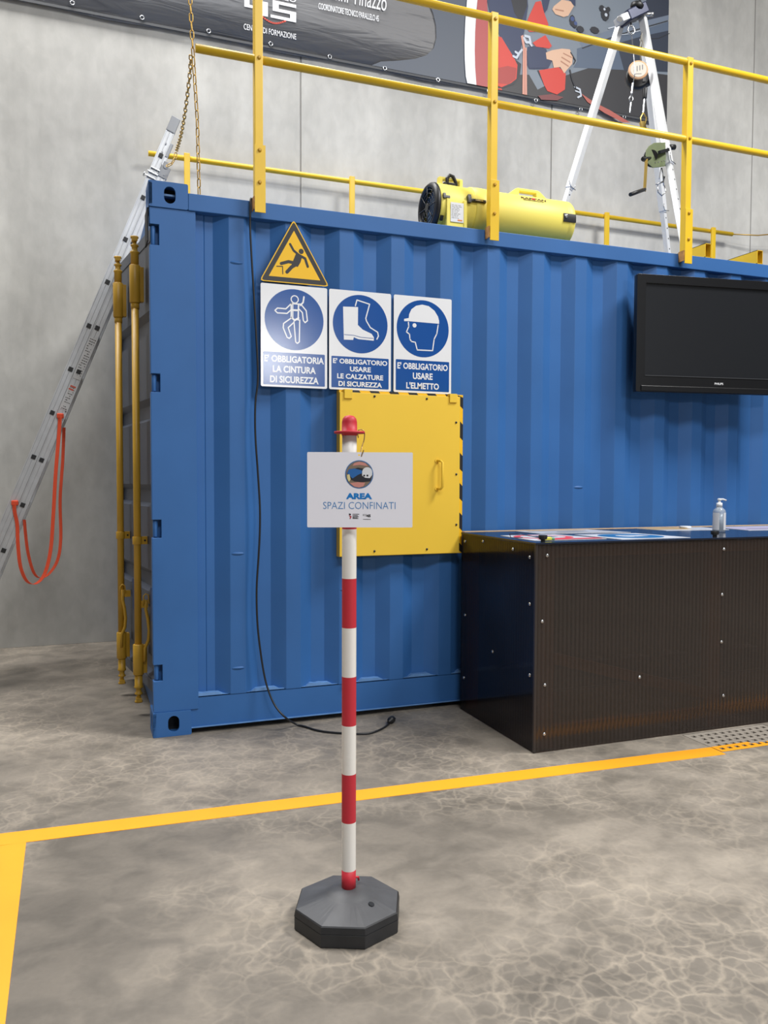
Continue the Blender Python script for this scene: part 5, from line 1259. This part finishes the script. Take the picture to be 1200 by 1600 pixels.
photo = [(ST, [big_]),
 (FLR, [[B6(600, 700), (VX(B6, 610, 860), zbot), (xr, zbot), (xr, B4(820, 470)[1]), B4(600, 440), B4(320, 425), B4(180, 470), B4(0, 560), B6(1000, 700)]]),
 (mat('ph_midblue', rgb(88, 102, 122), 0.5), [[B7(640, 268), B7(880, 196), B7(1000, 165), (xr, B7(1150, 120)[1]), (xr, B7(1150, 400)[1]), B7(620, 372), B7(640, 340)]]),
 (DBL, [[B7(860, 240), B7(1000, 200), (xr, B7(1150, 170)[1]), (xr, B7(1150, 398)[1]), B7(900, 388)], [B7(1040, -70), (xr, B7(1150, -70)[1]), (xr, B7(1150, 90)[1]), B7(1040, 130), B7(1000, 90)]]),
 (mat('ph_pipe', rgb(112, 124, 142), 0.5), [[B7(655, 236), B7(780, 180), B7(880, 148), (xr, B7(1150, 84)[1]), (xr, B7(1150, 110)[1]), B7(880, 186), B7(670, 262)]]),
 (DK, stroke([B7(670, 266), B7(880, 190), B7(1140, 116)], 0.008)+stroke([B7(1000, 215), B7(1090, 212), B7(1150, 185)], 0.006)),
 (NVY, [[B6(590, -60), B6(980, -60), B6(990, 60), B6(960, 260), B6(930, 420), B6(900, 560), B6(840, 520), B6(720, 330), B6(690, 280), B6(640, 160)],
        [B6(985, 440), B6(1060, 430), B6(1160, 460), B4(60, 330), B4(90, 380), B4(60, 440), B6(1160, 650), B6(1000, 650), B6(975, 600)], [B6(1110, -40), B4(80, -20), B4(60, 60), B4(20, 110), B6(1140, 120)], [B4(190, -30), B4(236, -30), B4(236, 40), B4(200, 10)]]),
 (DK, [[B6(820, -40), B6(980, -40), B6(980, 60), B6(920, 220), B6(860, 120)], [B6(870, 560), B6(925, 600), B6(910, 720), B6(860, 790), B6(740, 830), B6(760, 800)], [B6(1075, 660), B6(1200, 660), B6(1140, 800)]]),
 (REDC, [[B6(698, 340), B6(740, 350), B6(800, 450), B6(850, 530), B6(890, 610), B6(880, 740), B6(830, 780), B6(740, 820), B6(690, 800)],
         [B6(1060, 20), B6(1110, 10), B6(1140, 120), B6(1180, 230), B6(1160, 300), B6(1000, 300), B6(960, 250), B6(1000, 150)],
         [bq(832, 67), bq(843, 60), bq(852, 55), bq(862, 72), bq(858, 76), bq(837, 73)],
         [B6(1090, 660), B4(10, 440), B4(130, 420), B4(175, 460), B4(170, 560), B4(120, 592), B4(60, 570), B6(1140, 800)],
         [(VX(B6, 700, 890), B6(700, 830)[1]), (VX(B6, 700, 890), zbot), (VX(B6, 745, 890), zbot), B6(740, 830)]]),
 (REDD, [[B6(700, 640), B6(800, 620), B6(880, 640), B6(870, 740), B6(800, 790), B6(700, 780)]]),
 (NVY, [[B6(970, 480), B6(1050, 450), B6(1160, 480), B6(1170, 560), B6(1160, 640), B6(1000, 640)]]),
 (SKN, [[B4(50, 330), B4(90, 315), B4(150, 305), B4(200, 310), B4(218, 350), B4(215, 400), B4(180, 440), B4(165, 460), B4(140, 420), B4(100, 425), B4(90, 380), B4(55, 370)],
        [B4(100, 40), B4(150, 0), B4(205, 10), B4(225, 40), B4(190, 100), B4(160, 108), B4(110, 90), B4(90, 60)]]),
 (mat('ph_skin2', rgb(178, 128, 104), 0.5), stroke([B4(150, 360), B4(200, 390)], 0.012)+stroke([B4(145, 385), B4(190, 415)], 0.012)+stroke([B4(160, 335), B4(210, 360)], 0.010)+stroke([B4(110, 60), B4(160, 70)], 0.010)),
 (ROPE, [[B6(940, 450), B6(975, 450), (VX(B6, 978, 950), zbot), (VX(B6, 934, 950), zbot)], [B6(920, 340), B6(942, 330), B6(960, 450), B6(940, 450)]]),
 (mat('ph_rope_dark', rgb(180, 116, 100), 0.5), stroke([B6(957, 460), (VX(B6, 957, 950), zbot)], 0.006)),
 (ROP2, [[B4(270, 585), B4(350, 640), B4(450, 690), B4(578, 768), B4(530, 766), B4(420, 710), B4(310, 640)]]),
 (MET, stroke([B6(960, 340), B6(1000, 350), B6(1010, 400), B6(970, 400), B6(950, 360)], 0.022)+stroke([B6(1000, 400), B6(1020, 430)], 0.02)+stroke([B6(850, 530), B6(880, 545), B6(900, 510), B6(870, 490)], 0.020)+stroke([B6(905, 500), B6(930, 470)], 0.018)+stroke([B4(230, 545), B4(262, 560), B4(270, 600), B4(250, 610)], 0.016)+stroke([B4(235, 570), B4(262, 580)], 0.012)),
 (DK, stroke([B4(200, 440), B4(215, 500), B4(235, 550)], 0.014)+stroke([B4(205, 330), B4(235, 380), B4(225, 400)], 0.010)+[circle(B4(420, 90), 0.045, 10, 0.06), circle(B4(400, 55), 0.03, 8), circle(B4(440, 60), 0.022, 8), circle(B4(215, 130), 0.03, 8, 0.05), circle(B4(265, 185), 0.04, 8, 0.03), circle(B4(230, 160), 0.025, 8), circle(B4(355, 190), 0.05, 8, 0.03), circle(B4(290, 245), 0.03, 8)]),
 (mat('ph_fit', rgb(60, 80, 130), 0.5), [circle(B4(215, 120), 0.022, 8), circle(B4(235, 148), 0.018, 8)]), (MET, [circle(B4(425, 95), 0.016, 8), circle(B4(415, 60), 0.012, 8)]+stroke([B4(440, 180), B4(620, 130)], 0.010)+stroke([B4(470, 225), B4(560, 215), B4(690, 180)], 0.006)),
 (mat('ph_shine', rgb(120, 60, 62), 0.5), [[B4(0, 600), B4(90, 590), B4(160, 610), B4(120, 630), B4(20, 625)]])]
prints('printed_photo', photo, BP, bn, 0.0006, 0.0004)
cur = lambda X, Y: B6(X, Y)
ymin = lambda X, Y: (B6(X, Y)[0], zbot)
curveL = [B6(425, -160), B6(414, 0), B6(398, 200), B6(390, 400), B6(392, 560), B6(402, 720), ymin(416, 830)]
curveR = [ymin(502, 845), B6(490, 640), B6(486, 480), B6(490, 300), B6(502, 100), B6(512, 0), B6(530, -160)]
prints('white_curve', [(BRd, [[B6(530, -160), B6(512, 0), B6(490, 300), B6(486, 480), B6(490, 640), ymin(502, 845), ymin(700, 870), B6(700, 340), B6(690, 290), B6(610, 150), B6(590, -160)]]), (BW, [curveL+curveR])], BP, bn, 0.0095, 0.0004)
